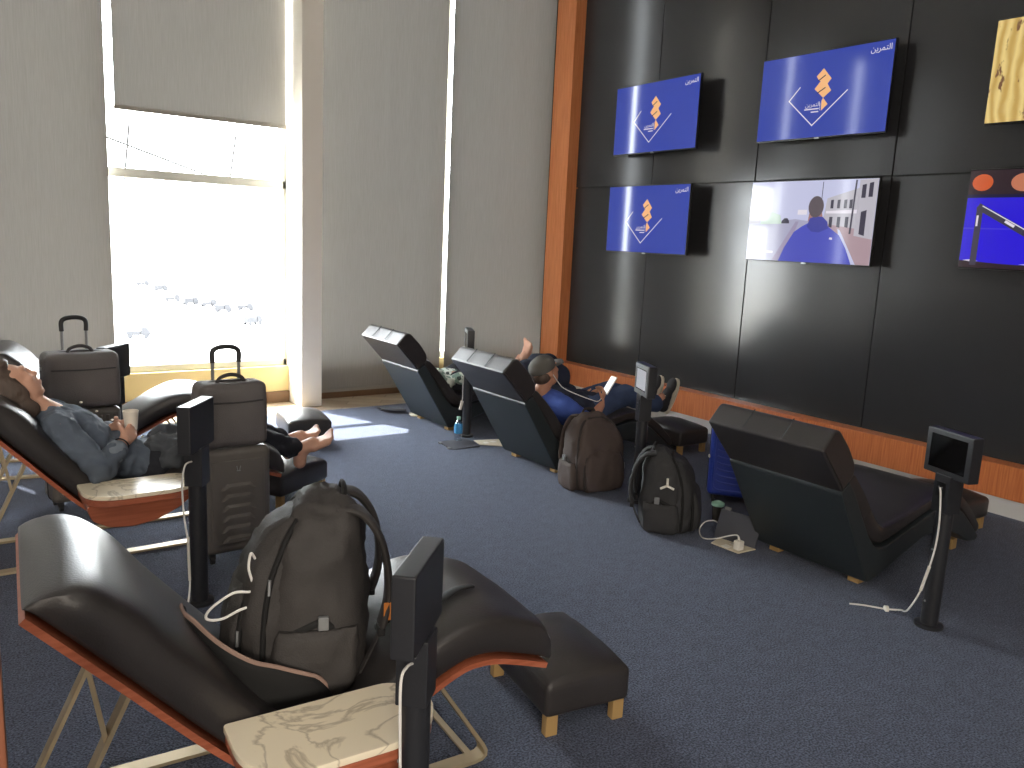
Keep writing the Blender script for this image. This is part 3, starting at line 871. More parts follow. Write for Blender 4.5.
def build_furniture():
    init_screens()
    tv('upper television next to the wooden pilaster, showing the blue ribbon emblem', 5.575, 2.777, logo_screen, yaw=-2.6)
    tv('upper middle television showing the blue ribbon emblem, largest emblem in view', 3.854, 2.783, logo_screen)
    tv('lower television next to the wooden pilaster, showing the blue ribbon emblem', 5.59, 1.855, logo_screen, yaw=-2.6)
    tv('lower middle television showing a man in a blue jacket on a street', 3.851, 1.848, street_screen)
    tv('upper right television showing a yellow desert seen from the air', 2.093, 2.777, desert_screen)
    tv('lower right television showing a blue studio with a microphone arm', 2.130, 1.873, studio_screen)
    # padded row
    make_padded_chaise('black padded chaise in the right foreground, empty, seen from behind', (3.645, 2.31, 0))
    make_padded_chaise('black padded chaise on which the man in the grey cap lies', (3.50, 4.545, 0))
    make_padded_chaise('black padded chaise farthest back, nearest the lowered blinds', (3.48, 5.97, 0))
    make_ottoman('black footstool by the empty right foreground chaise, nearest the screen post', (5.03, 2.36, 0), -.05)
    make_ottoman('black footstool under the sneakers of the man in the grey cap', (4.865, 4.43, 0), 0)
    make_ottoman('black footstool of the farthest chaise, by the wooden plinth', (4.88, 5.98, 0), 0)
    # shell lounger row
    make_shell_lounger('black leather lounge chair with wooden shell in the left foreground, backpack on it', (.138, 2.158, 0), math.radians(-4))
    make_shell_lounger('black leather lounge chair with wooden shell on which the barefoot person lies', (.10, 4.325, 0), math.radians(0))
    make_shell_lounger('black leather lounge chair nearest the bright window, behind the piled cases', (.27, 5.92, 0), math.radians(-10), False)
    make_ottoman('black footstool at the foot of the left foreground lounge chair', (1.74, 2.05, 0), math.radians(-9))
    make_ottoman('black footstool under the bare feet', (1.70, 4.66, 0), math.radians(-58))
    make_ottoman('black footstool lit by sunlight beside the white column', (2.31, 5.90, 0), math.radians(-8))
    # posts
    make_post('screen post right of the empty foreground chaise, with a white cable', (3.53, 1.62, 0), math.radians(-20))
    make_post('screen post beside the man in the grey cap, its small screen painted with a pale reflection', (3.60, 3.54, 0), math.radians(-26), 'lit')
    make_post('screen post between the two far padded chaises, beside the water bottle', (3.535, 5.47, 0), math.radians(-27), 'on')
    make_post('nearest screen post, beside the marble table in the left foreground', (.875, 1.53, 0), math.radians(-45))
    make_post('screen post standing in front of the case with the grooved shell', (.875, 3.42, 0), math.radians(-37))
    make_post('screen post farthest left, against the bright window', (.875, 5.22, 0), math.radians(-42))
# ------------------------------------------------------------------ luggage
def make_trolley_case(name, label, loc, rz, w, d, h, m, style, handle_h=0.0, group=None):
    """upright cabin case; front face looks along local -y; origin on the floor under its middle"""
    r = thing(name, label, 'suitcase', loc, rz, group)
    z0 = .055
    bm = bmesh.new(); box(bm, (-w / 2, -d / 2, z0), (w / 2, d / 2, h), .032, 4)
    body = finish('case_shell', bm, m, r)
    M.setdefault('case_trim', mat('case_trim', lin(34, 35, 38), .5))
    bm = bmesh.new()
    # zip seam round the middle of the shell
    q = arc_poly([(-w / 2 - .001, z0 - .001), (w / 2 + .001, z0 - .001), (w / 2 + .001, h + .001), (-w / 2 - .001, h + .001)], .035, 5)
    pts = [V((x, 0, z)) for x, z in q]; pts.append(pts[0]); ring_tube(bm, pts, .004, 8, cap=False)
    finish('zip', bm, M['case_trim'], r)
    if style == 'chevron':
        bm = bmesh.new(); box(bm, (-w / 2 + .035, -d / 2 - .006, z0 + .05), (w / 2 - .035, -d / 2 + .01, h - .055), .006, 2)
        fp = finish('front_panel', bm, m, r)
        n = 6
        zt = h - .155; st = (zt - z0 - .05) / n
        for k in range(n):
            a = zt - k * st
            bm = bmesh.new()
            A = [(-w / 2 + .075, a - st * .82), (w / 2 - .075, a - st * .82), (w / 2 - .105, a - st * .2), (-w / 2 + .105, a - st * .2)]
            B = [(x * .86, (z - a + st / 2) * .55 + a - st / 2 - .006) for x, z in A]
            va = [bm.verts.new((x, -d / 2 - .005, z)) for x, z in A]; vb = [bm.verts.new((x, -d / 2 - .017, z)) for x, z in B]
            bm.faces.new(vb)
            for i in range(4): bm.faces.new((va[i], va[(i + 1) % 4], vb[(i + 1) % 4], vb[i]))
            finish('raised_rib', bm, m, fp, smooth=False)
        bm = bmesh.new()
        for pts in ([(-.009, h - .083), (-.003, h - .108)], [(.009, h - .083), (.003, h - .108)], [(-.009, h - .106), (.009, h - .106)]):
            ring_tube(bm, [(x, -d / 2 - .008, z) for x, z in pts], .0022, 6)
        finish('emblem', bm, M['steel'], fp)
    elif style == 'grooves':
        for k in range(8):
            zz = z0 + .09 + k * (h - z0 - .17) / 7
            bm = bmesh.new()
            pts = [(-w / 2 + .05, zz + .012), (-w / 2 + .09, zz), (0, zz - .006), (w / 2 - .09, zz), (w / 2 - .05, zz + .012)]
            ring_tube(bm, smooth_path([(x, -d / 2 - .001, z) for x, z in pts], 5), .0065, 8)
            finish('raised_rib', bm, m, r)
        bm = bmesh.new()
        q = arc_poly([(-w / 2 + .03, z0 + .04), (w / 2 - .03, z0 + .04), (w / 2 - .03, h - .035), (-w / 2 + .03, h - .035)], .05, 5)
        pts = [V((x, -d / 2 - .001, z)) for x, z in q]; pts.append(pts[0]); ring_tube(bm, pts, .006, 8, cap=False)
        finish('rim_rib', bm, m, r)
        bm = bmesh.new(); ellipsoid(bm, (-w / 2 + .005, -d / 2 + .03, h - .2), (.014, .014, .014)); finish('lock_button', bm, M['white_plastic'], r)
    elif style == 'ribbed':
        n = 9
        for k in range(n):
            x = -w / 2 + .04 + k * (w - .08) / (n - 1)
            bm = bmesh.new(); ring_tube(bm, [(x, -d / 2 - .001, z0 + .04), (x, -d / 2 - .001, h - .04)], .009, 8)
            finish('raised_rib', bm, m, r)
    for sx_ in (-1, 1):
        for sy in (-1, 1):
            x, y = sx_ * (w / 2 - .045), sy * (d / 2 - .045)
            bm = bmesh.new(); ring_tube(bm, [(x - .009, y, .022), (x + .009, y, .022)], .022, 16); wh = finish('wheel', bm, M['case_trim'], r)
            bm = bmesh.new(); box(bm, (x - .015, y - .014, .026), (x + .015, y + .014, z0 + .012), .004); finish('wheel_fork', bm, M['case_trim'], wh)
    if handle_h:
        hw = .062
        bm = bmesh.new()
        for s in (-1, 1): ring_tube(bm, [(s * hw, d / 2 - .035, h - .02), (s * hw, d / 2 - .035, handle_h - .02)], .008, 10)
        hh = finish('trolley_rods', bm, M['grey_plastic'], r)
        bm = bmesh.new()
        ring_tube(bm, smooth_path([(-hw, d / 2 - .035, handle_h - .07), (-hw, d / 2 - .035, handle_h - .02), (-hw + .02, d / 2 - .035, handle_h), (0, d / 2 - .035, handle_h + .006), (hw - .02, d / 2 - .035, handle_h), (hw, d / 2 - .035, handle_h - .02), (hw, d / 2 - .035, handle_h - .07)], 6), .0125, 10)
        finish('trolley_grip', bm, M['case_trim'], hh)
    return r

def make_soft_bag(label, loc, rz, w, d, h, m, piping):
    """soft zipped bag; origin under its middle; front looks along -y"""
    r = thing('soft_bag', label, 'bag', loc, rz, 'soft bags strapped on top of cases')
    bm = bmesh.new(); box(bm, (-w / 2, -d / 2, 0), (w / 2, d / 2, h), .035, 4)
    bmesh.ops.subdivide_edges(bm, edges=[e for e in bm.edges if e.calc_length() > .05], cuts=6, use_grid_fill=True)
    for v in bm.verts:
        x, y, z = v.co
        k = (1 - (2 * x / w) ** 2) * (1 - (2 * z / h - 1) ** 2)
        v.co.y += (1 if y > 0 else -1) * .02 * max(0, k)
        v.co.x *= 1 - .05 * (z / h) ** 2
        v.co += V((.006 * noise.noise(V((x, y, z)) * 9), .007 * noise.noise(V((x, y, z)) * 8 + V((4, 4, 4))), .006 * noise.noise(V((x, y, z)) * 9 + V((9, 1, 2)))))
        if z < .02: v.co.z = max(v.co.z, 0.0)
    finish('bag_body', bm, m, r)
    bm = bmesh.new()
    ring_tube(bm, smooth_path([(-w / 2 + .03, -d / 2 - .006, h * .73), (0, -d / 2 - .017, h * .72), (w / 2 - .035, -d / 2 - .006, h * .73)], 6), .004, 6)
    finish('pocket_seam', bm, piping, r)
    bm = bmesh.new()
    ring_tube(bm, smooth_path([(-w / 2 + .03, 0, h - .006), (0, 0, h + .004), (w / 2 - .04, 0, h - .006)], 6), .005, 6)
    finish('zip', bm, piping, r)
    bm = bmesh.new()
    ring_tube(bm, smooth_path([(-.065, -.02, h - .012), (-.05, -.02, h + .02), (0, -.02, h + .035), (.05, -.02, h + .02), (.065, -.02, h - .012)], 6), .009, 8)
    finish('carry_handle', bm, piping, r)
    bm = bmesh.new()
    for s in (-1, 1):
        ring_tube(bm, [(s * (w / 2 - .012), 0, h * .72), (s * (w / 2 + .004), 0, h * .72)], .010, 10)
    finish('strap_rings', bm, M['steel'], r)
    return r

def make_backpack(name, label, loc, rz, w, d, h, m, m2, lean=0.0, logo=None, belt=False, tag_col=None, crease=.011):
    """front pockets look along local -x, harness on +x, width along y, base on z=0"""
    r = thing(name, label, 'backpack', loc, rz, None)
    L = lambda x, z: x + lean * z
    def pouch(name, st, mm, amp=.006, f=13):
        """smooth stuffed pouch lofted through (z, x centre, half depth, half width, y centre)"""
        P1 = smooth_path([(q[0], q[1], q[2]) for q in st], 5); P2 = smooth_path([(q[3], q[4] if len(q) > 4 else 0, 0) for q in st], 5)
        bm = bmesh.new(); rings = []
        n = 44
        for p, q in zip(P1, P2):
            z, cx, hx = p; hy, cy, _ = q
            hx = max(hx, .004); hy = max(hy, .004)
            ring = []
            for k in range(n):
                t = 2 * PI * k / n; c, sn = math.cos(t), math.sin(t)
                x = cx + hx * math.copysign(abs(c) ** .62, c); y = cy + hy * math.copysign(abs(sn) ** .62, sn)
                ring.append(bm.verts.new((L(x * d, z * h), y * w, z * h)))
            rings.append(ring)
        for i in range(len(rings) - 1):
            for k in range(n): bm.faces.new((rings[i][k], rings[i][(k + 1) % n], rings[i + 1][(k + 1) % n], rings[i + 1][k]))
        bm.faces.new(rings[0][::-1]); bm.faces.new(rings[-1])
        bm.normal_update()
        for v in bm.verts:
            p = V((v.co.x * f, v.co.y * f, v.co.z * f * .55)) + V(loc) * 3
            v.co += v.normal * amp * (noise.noise(p) + .6 * (1 - 2 * abs(noise.noise(p * 1.3 + V((5, 5, 5))))) - .2) + v.normal * amp * .45 * (1 - 2 * abs(noise.noise(p * 2.7)) - .3)
            v.co.z = max(v.co.z, 0)
        return finish(name, bm, mm, r, sharp=60)
    MAIN = [(0, .06, .22, .38), (.03, .05, .30, .45), (.12, .05, .34, .49), (.35, .05, .35, .50), (.60, .05, .34, .49), (.78, .07, .30, .44), (.90, .10, .22, .34), (.97, .12, .13, .22), (1.0, .13, .05, .10)]
    pouch('main_compartment', MAIN, m, crease)
    FRONT = [(.02, -.24, .10, .36), (.06, -.26, .17, .43), (.2, -.27, .20, .46), (.45, -.26, .20, .46), (.65, -.22, .19, .43), (.80, -.14, .16, .36), (.89, -.06, .10, .26), (.92, -.02, .04, .14)]
    pouch('front_pocket', FRONT, m, crease)
    SMALL = [(.03, -.42, .05, .28), (.07, -.44, .10, .36), (.20, -.45, .12, .39), (.38, -.44, .11, .38), (.50, -.41, .09, .33), (.56, -.38, .05, .24)]
    pouch('small_pocket', SMALL, m, crease * .7)
    for s in (-1, 1):
        pouch('side_pocket', [(.02, .04, .18, .04, s * .46), (.06, .04, .26, .075, s * .475), (.2, .04, .28, .085, s * .48), (.33, .06, .27, .07, s * .485), (.38, .07, .25, .04, s * .485)], m, .008)
    # zips: each follows the skin of its pouch over the crown
    for st, o in ((MAIN, -.16), (MAIN, .17), (FRONT, -.02), (SMALL, .0)):
        side = []
        P1 = smooth_path([(q[0], q[1], q[2]) for q in st], 3); P2 = smooth_path([(q[3], 0, 0) for q in st], 3)
        for p, q in zip(P1, P2):
            z, cx, hx = p
            if abs(o) >= hx * .98 or z < .05: continue
            y = q[0] * (1 - (abs(o) / hx) ** (1 / .62)) ** .62
            side.append((L((cx + o) * d, z * h), y * w + .006, z * h + (.006 if z > .8 else 0)))
        pts = [V((x, -y, z)) for x, y, z in side] + [V((x, y, z)) for x, y, z in side[::-1]]
        bm = bmesh.new(); ring_tube(bm, pts, .0085, 8); z_ = finish('zip', bm, m2, r)
        p = pts[len(side) // 2]
        bm = bmesh.new(); ring_tube(bm, [p + V((-.004, -.008, 0)), p + V((-.006, -.012, -.042))], .0045, 8); finish('zip_pull', bm, M['steel'], z_)
    # carry loop
    bm = bmesh.new()
    ring_tube(bm, smooth_path([(L(d * .22, h * .93), -.05, h * .93), (L(d * .24, h), -.035, h * 1.02), (L(d * .24, h), .035, h * 1.02), (L(d * .22, h * .93), .05, h * .93)], 6), .011, 8, sx=.6)
    finish('carry_loop', bm, m2, r)
    # padded shoulder straps
    for s in (-1, 1):
        bm = bmesh.new()
        pts = [(L(d * .20, h * .95), s * w * .20, h * .95), (L(d * .36, h * .95), s * w * .24, h * .92), (L(d * .50, h * .76), s * w * .29, h * .76), (L(d * .55, h * .5), s * w * .33, h * .50), (L(d * .48, h * .30), s * w * .37, h * .28), (L(d * .36, h * .12), s * w * .42, h * .10)]
        P = smooth_path(pts, 7)
        rings = []
        for i, p in enumerate(P):
            t = (P[min(i + 1, len(P) - 1)] - P[max(i - 1, 0)]).normalized()
            b = V((0, 1, 0)); n = t.cross(b).normalized(); b = n.cross(t)
            hw = .036 if i < len(P) * .75 else .016
            ht = .011 if i < len(P) * .75 else .003
            rings.append([bm.verts.new(p + b * hw * math.copysign(abs(math.cos(a)) ** .5, math.cos(a)) + n * ht * math.sin(a)) for a in [2 * PI * k / 12 for k in range(12)]])
        for i in range(len(rings) - 1):
            for k in range(12): bm.faces.new((rings[i][k], rings[i][(k + 1) % 12], rings[i + 1][(k + 1) % 12], rings[i + 1][k]))
        bm.faces.new(rings[0][::-1]); bm.faces.new(rings[-1])
        st = finish('shoulder_strap', bm, m, r)
        bm = bmesh.new(); q = P[int(len(P) * .76)]; box(bm, (q.x - .008, q.y - .024, q.z - .012), (q.x + .014, q.y + .024, q.z + .012), .004); finish('strap_buckle', bm, m2, st)
        if tag_col and s < 0:
            q = P[int(len(P) * .66)]
            bm = bmesh.new(); box(bm, (q.x - .012, q.y - .034, q.z - .030), (q.x + .012, q.y - .029, q.z + .022), .002); finish('woven_tag', bm, tag_col, st)
    # compression strap with buckle on both sides
    for s in (-1, 1):
        bm = bmesh.new()
        pts = [(L(-d * .30, h * .30), s * w * .43, h * .30), (L(-d * .08, h * .38), s * w * .50, h * .37), (L(.04, h * .43), s * w * .515, h * .42), (L(d * .2, h * .36), s * w * .50, h * .33)]
        ring_tube(bm, smooth_path(pts, 5), .010, 8, sx=.35); cs = finish('compression_strap', bm, m2, r)
        bm = bmesh.new(); q = V(pts[2]); box(bm, (q.x - .014, q.y - .012 if s < 0 else q.y - .004, q.z - .018), (q.x + .014, q.y + .004 if s < 0 else q.y + .012, q.z + .02), .003); finish('buckle', bm, M['grey_plastic'], cs)
    if logo:
        bm = bmesh.new()
        y = w * .5 + .008
        for a in (90, 205, 330):
            c, s_ = math.cos(math.radians(a)), math.sin(math.radians(a))
            ring_tube(bm, [(L(-.01, h * .62), y, h * .62), (L(-.01 + .042 * c, h * .62), y - .004, h * .62 + .042 * s_)], .007, 8)
        finish('emblem', bm, M['white_plastic'], r)
        bm = bmesh.new(); box(bm, (L(-d * .50, h * .45) - .006, .03, h * .40), (L(-d * .47, h * .45), .07, h * .44), .002); finish('red_tag', bm, M['red_tag'], r)
    return r

def build_bags():
    M['case_dark'] = mat('case_dark', lin(104, 100, 96), .42, vary=.04)
    M['case_blue'] = mat('case_blue', lin(46, 66, 160), .4)
    M['bag_grey'] = mat('bag_grey', lin(96, 92, 92), .8, bump=.25, bscale=220, vary=.08, vscale=6)
    M['bag_trim'] = mat('bag_trim', lin(54, 52, 54), .7)
    M['pack_charcoal'] = mat('pack_charcoal', lin(54, 51, 50), .72, bump=.22, bscale=240, vary=.10, vscale=7)
    M['pack_black'] = mat('pack_black', lin(46, 46, 48), .75, bump=.22, bscale=240, vary=.10, vscale=7)
    M['pack_brown'] = mat('pack_brown', lin(72, 61, 57), .75, bump=.22, bscale=240, vary=.10, vscale=7)
    M['webbing'] = mat('webbing', lin(15, 15, 16), .8)
    M['webbing_brown'] = mat('webbing_brown', lin(46, 40, 38), .8)
    M['orange_tag'] = mat('orange_tag', lin(196, 120, 50), .7)
    M['red_tag'] = mat('red_tag', lin(150, 40, 50), .7)
    M['beige_trim'] = mat('beige_trim', lin(150, 124, 112), .8)
    # right pair
    c = make_trolley_case('cabin_suitcase', 'dark grey cabin suitcase with chevron ribs, behind the tall screen post', (1.15, 3.865, 0), 0, .32, .21, .572, M['case_dark'], 'chevron', 1.03, 'cabin suitcases standing between the loungers')
    make_soft_bag('soft grey bag on top of the chevron ribbed suitcase', (1.14, 3.845, .578), 0, .33, .17, .305, M['bag_grey'], M['bag_trim'])
    # left pair
    make_trolley_case('cabin_suitcase', 'dark ribbed cabin suitcase behind the reclining person', (.665, 5.02, 0), math.radians(6), .37, .22, .575, M['case_dark'], 'ribbed', 1.06, 'cabin suitcases standing between the loungers')
    make_soft_bag('soft dark bag on top of the case nearest the window blind', (.665, 5.0, .581), math.radians(4), .385, .21, .305, M['bag_grey'], M['bag_trim'])
    make_trolley_case('blue_suitcase', 'bright blue hard suitcase behind the right foreground chaise', (4.205, 3.215, 0), math.radians(-51), .42, .24, .505, M['case_blue'], 'grooves', 0)
    # backpacks
    b = make_backpack('hiking_backpack', 'large charcoal backpack sitting on the left foreground lounge chair', (.83, 2.11, .345), math.radians(-20), .37, .40, .535, M['pack_charcoal'], M['webbing'], lean=.02, tag_col=M['orange_tag'], crease=.017)
    # padded hip belt folded forward
    bm = bmesh.new()
    pts = [V(p) for p in ((.06, -.20, -.03), (.0, -.225, .01), (-.08, -.235, .045), (-.16, -.225, .075), (-.24, -.18, .12), (-.31, -.10, .17), (-.33, -.02, .20))]
    P = smooth_path(pts, 6); rings = []
    for i, p in enumerate(P):
        t = (P[min(i + 1, len(P) - 1)] - P[max(i - 1, 0)]).normalized()
        n = V((0, 0, 1)).cross(t).normalized(); b_ = t.cross(n)
        k = i / (len(P) - 1); hw = .085 - .02 * abs(k - .4); hw *= min(1, .45 + 3 * min(k, 1 - k))
        rings.append([bm.verts.new(p + b_ * hw * math.copysign(abs(math.cos(a)) ** .5, math.cos(a)) + n * .014 * math.sin(a)) for a in [2 * PI * q / 14 for q in range(14)]])
    edge = [sum((v.co for v in rg[:1]), V()) for rg in rings]
    for i in range(len(rings) - 1):
        for q in range(14): bm.faces.new((rings[i][q], rings[i][(q + 1) % 14], rings[i + 1][(q + 1) % 14], rings[i + 1][q]))
    bm.faces.new(rings[0][::-1]); bm.faces.new(rings[-1])
    hb = finish('hip_belt', bm, M['webbing'], b)
    bm = bmesh.new(); ring_tube(bm, edge, .007, 8, sx=.6); finish('belt_piping', bm, M['beige_trim'], hb)
    bm = bmesh.new(); ring_tube(bm, smooth_path([(.20, -.03, .12), (.30, -.035, .168), (.392, -.03, .190), (.448, .018, .196), (.505, .042, .194)], 5), .0045, 8, sx=4.2); finish('loose_strap', bm, M['webbing'], b)
    make_backpack('brown_backpack', 'brown backpack leaning against the chaise of the man in the grey cap', (3.535, 3.905, 0), math.radians(84), .38, .30, .505, M['pack_brown'], M['webbing_brown'], lean=.03)
    make_backpack('black_backpack', 'black backpack with white three armed emblem standing on the carpet', (3.42, 3.13, 0), math.radians(130), .33, .36, .47, M['pack_black'], M['webbing'], lean=.0, logo=True)
def floor_box(label, lid, plate, lid_h, name='floor_socket'):
    c = V((sum(p[0] for p in plate) / len(plate), sum(p[1] for p in plate) / len(plate), 0))
    r = thing(name, label, 'floor socket', c, 0, 'floor sockets beside the chaises')
    bm = bmesh.new(); prism(bm, [(p[0] - c.x, p[1] - c.y) for p in plate], .001, .008, 'xy', .002, 1); pl = finish('socket_plate', bm, M['socket_plate'], r)
    bm = bmesh.new()
    bm.free()
    for dx in (-.035, .035):
        bm = bmesh.new(); box(bm, (dx - .022, -.022, .0075), (dx + .022, .022, .0095), .002); finish('socket_outlet', bm, M['white_plastic'], pl)
    a, b = V(lid[0]) - c, V(lid[1]) - c
    d = (b - a); up = V(lid[2]) - V(lid[0])
    n = d.cross(up).normalized() * .012
    bm = bmesh.new()
    A = [bm.verts.new(p) for p in (a, b, b + up, a + up)]; B = [bm.verts.new(p + n) for p in (a, b, b + up, a + up)]
    bm.faces.new(A); bm.faces.new(B[::-1])
    for i in range(4): bm.faces.new((A[i], B[i], B[(i + 1) % 4], A[(i + 1) % 4]))
    bmesh.ops.bevel(bm, geom=bm.edges[:], offset=.003, segments=2, affect='EDGES')
    l = finish('socket_lid', bm, M['socket_lid'], r)
    for f in (.14, .82):
        q = a + d * f + up; ud = up.normalized(); dd = d.normalized()
        bm = bmesh.new(); R = Matrix((dd, ud, dd.cross(ud))).transposed().to_4x4(); R.translation = q
        box(bm, (-.018, -.006, -.006), (.018, .018, .006), .003, 2, R); finish('lid_clip', bm, M['grey_plastic'], l)
    return r

def build_small():
    floor_box('open floor socket with upright lid behind the right foreground chaise', ((3.545, 2.855, .004), (3.592, 2.61, .004), (3.580, 2.845, .165)), [(3.44, 2.79), (3.45, 2.61), (3.585, 2.60), (3.54, 2.82)], .16)
    floor_box('open floor socket near the water bottle, lid folded flat', ((3.46, 5.345, .02), (3.44, 5.115, .012), (3.215, 5.36, .012)), [(3.47, 5.17), (3.62, 5.04), (3.72, 5.24), (3.50, 5.30)], .02)
    floor_box('open floor socket nearest the tiled border, lid folded down', ((3.52, 6.60, .02), (3.47, 6.38, .05), (3.37, 6.74, .005)), [(3.47, 6.30), (3.56, 6.25), (3.60, 6.38), (3.52, 6.42)], .02)
    # water bottle on the flat lid
    M['pet'] = glass_mat('bottle_plastic', (.80, .87, .92, 1), .28)
    M['label_blue'] = mat('label_blue', lin(70, 150, 205), .4)
    M['cap_green'] = mat('cap_green', lin(150, 196, 176), .5)
    r = thing('water_bottle', 'small clear water bottle with blue label beside a screen post', 'bottle', (3.345, 5.29, .024))
    bm = bmesh.new(); lathe(bm, [(.020, 0), (.031, .004), (.032, .02), (.029, .03), (.032, .045), (.032, .12), (.026, .145), (.014, .160), (.013, .172)], 24); finish('bottle_body', bm, M['pet'], r)
    bm = bmesh.new(); lathe(bm, [(.0327, .062), (.0327, .122), (.0285, .140)], 24); finish('bottle_label', bm, M['label_blue'], r)
    bm = bmesh.new(); lathe(bm, [(.0155, .170), (.016, .172), (.016, .190), (.0145, .192)], 20); finish('bottle_cap', bm, M['cap_green'], r)
    # tumbler with pale green lid
    M['smoke'] = mat('tumbler_dark', lin(70, 66, 62), .25)
    r = thing('tumbler', 'small dark tumbler with pale green lid beside the upright socket lid', 'tumbler', (3.775, 3.035, 0))
    bm = bmesh.new(); lathe(bm, [(.026, 0), (.028, .002), (.034, .095), (.034, .097)], 24); finish('tumbler_body', bm, M['smoke'], r)
    bm = bmesh.new(); lathe(bm, [(.038, .096), (.039, .100), (.038, .112), (.026, .118), (.012, .124), (.004, .124)], 24); finish('tumbler_lid', bm, M['cap_green'], r)
    # charger and cables
    r = thing('usb_charger', 'white usb charger plugged into the open floor socket', 'charger', (3.487, 2.64, .0095))
    bm = bmesh.new(); box(bm, (-.021, -.021, 0), (.021, .021, .05), .005, 3); finish('charger_body', bm, M['white_plastic'], r)
    bm = bmesh.new(); box(bm, (-.006, -.003, .049), (.006, .003, .053), .001); finish('usb_port', bm, M['grey_plastic'], r)
    hang_cable('charging_cable', 'white cable looping from the charger past the black backpack', [(3.487, 2.64, .066), (3.487, 2.655, .085), (3.47, 2.69, .075), (3.45, 2.78, .03), (3.46, 2.87, .006), (3.55, 2.97, .006), (3.61, 2.985, .035), (3.64, 2.95, .05), (3.645, 2.92, .045)], .0038, plug=[((3.487, 2.64, .060), (3.487, 2.645, .078), .006)])
    # cables hanging from the posts
    hang_cable('charging_cable', 'white cable hanging from the right foreground screen post to the carpet', [(3.488, 1.635, .64), (3.472, 1.62, .61), (3.472, 1.61, .50), (3.472, 1.61, .40), (3.468, 1.62, .30), (3.468, 1.645, .17), (3.49, 1.70, .05), (3.56, 1.765, .006), (3.53, 1.79, .005), (3.50, 1.815, .006), (3.455, 1.885, .005), (3.41, 1.93, .005)], .0042,
               plug=[((3.468, 1.622, .29), (3.468, 1.645, .17), .0065), ((3.512, 1.80, .007), (3.500, 1.81, .007), .016)])
    hang_cable('charging_cable', 'white cable hanging from the nearest screen post past the marble table', [(.848, 1.500, .64), (.825, 1.485, .645), (.805, 1.475, .62), (.803, 1.470, .50), (.806, 1.466, .30), (.803, 1.470, .12), (.83, 1.45, .006), (.90, 1.40, .005)], .0035)
    hang_cable('charging_cable', 'white cable hanging from the post beside the reclining person', [(.848, 3.39, .64), (.815, 3.37, .63), (.800, 3.36, .55), (.803, 3.355, .42), (.815, 3.35, .30), (.818, 3.35, .12), (.79, 3.32, .006), (.74, 3.27, .005)], .0038,
               plug=[((.815, 3.35, .33), (.818, 3.35, .14), .006)])
    hang_cable('charging_cable', 'thin white cable loop hanging at the side of the charcoal backpack', [(.662, 2.03, .74), (.648, 2.02, .76), (.642, 2.02, .72), (.650, 2.015, .66), (.60, 2.02, .66), (.545, 2.03, .625), (.535, 2.03, .60), (.57, 2.02, .595), (.62, 2.01, .615), (.655, 2.01, .61), (.655, 2.01, .56)], .0035,
               plug=[((.655, 2.01, .585), (.655, 2.01, .545), .006)])
    hang_cable('charging_cable', 'white cable hanging beside the post between the far chaises', [(3.515, 5.44, .64), (3.475, 5.43, .60), (3.458, 5.425, .45), (3.455, 5.42, .33), (3.44, 5.42, .27)], .0035, plug=[((3.455, 5.42, .31), (3.435, 5.42, .24), .012)])
    # wooden upright at the very left edge of the view
    bm = bmesh.new(); box(bm, (-.25, 1.06, 0), (.044, 1.20, 1.32), .006); M['wood_dark'] = wood('wood_dark', lin(120, 72, 52), lin(142, 90, 66), .4); o = structure('trim_3', bm, M['wood_dark'], smooth=True)
def frame(up, fwd):
    """columns: side (left of the person), forward, up"""
    u = V(up).normalized(); f = V(fwd); f = (f - u * f.dot(u)).normalized(); s = u.cross(f)
    return Matrix((s, f, u)).transposed()

def head_solids(bm, c, R, s=1.0):
    """c is the head centre, R columns = side, forward, up; s scales a 0.235 m high head"""
    def E(p, r, R2=None):
        ellipsoid(bm, V(c) + R @ (V(p) * s), [q * s for q in r], (R @ R2) if R2 is not None else R)
    E((0, -.012, .030), (.076, .095, .088))           # skull
    E((0, .030, -.030), (.062, .062, .085))           # face
    E((0, .052, -.088), (.032, .026, .022))           # chin
    E((0, .016, -.078), (.052, .052, .034))           # jaw
    E((0, .083, .036), (.052, .014, .012))            # brow
    E((0, .098, -.016), (.012, .016, .016))           # nose tip
    E((0, .090, .006), (.009, .013, .026))            # nose bridge
    for q in (-1, 1):
        E((q * .010, .092, -.022), (.009, .010, .009))
        E((q * .033, .074, -.012), (.022, .016, .018))  # cheek
        E((q * .030, .079, .014), (.013, .009, .009))   # closed eye
        E((q * .077, -.008, .000), (.010, .020, .030))  # ear
    E((0, .086, -.050), (.024, .011, .007))
    E((0, .085, -.061), (.021, .012, .008))

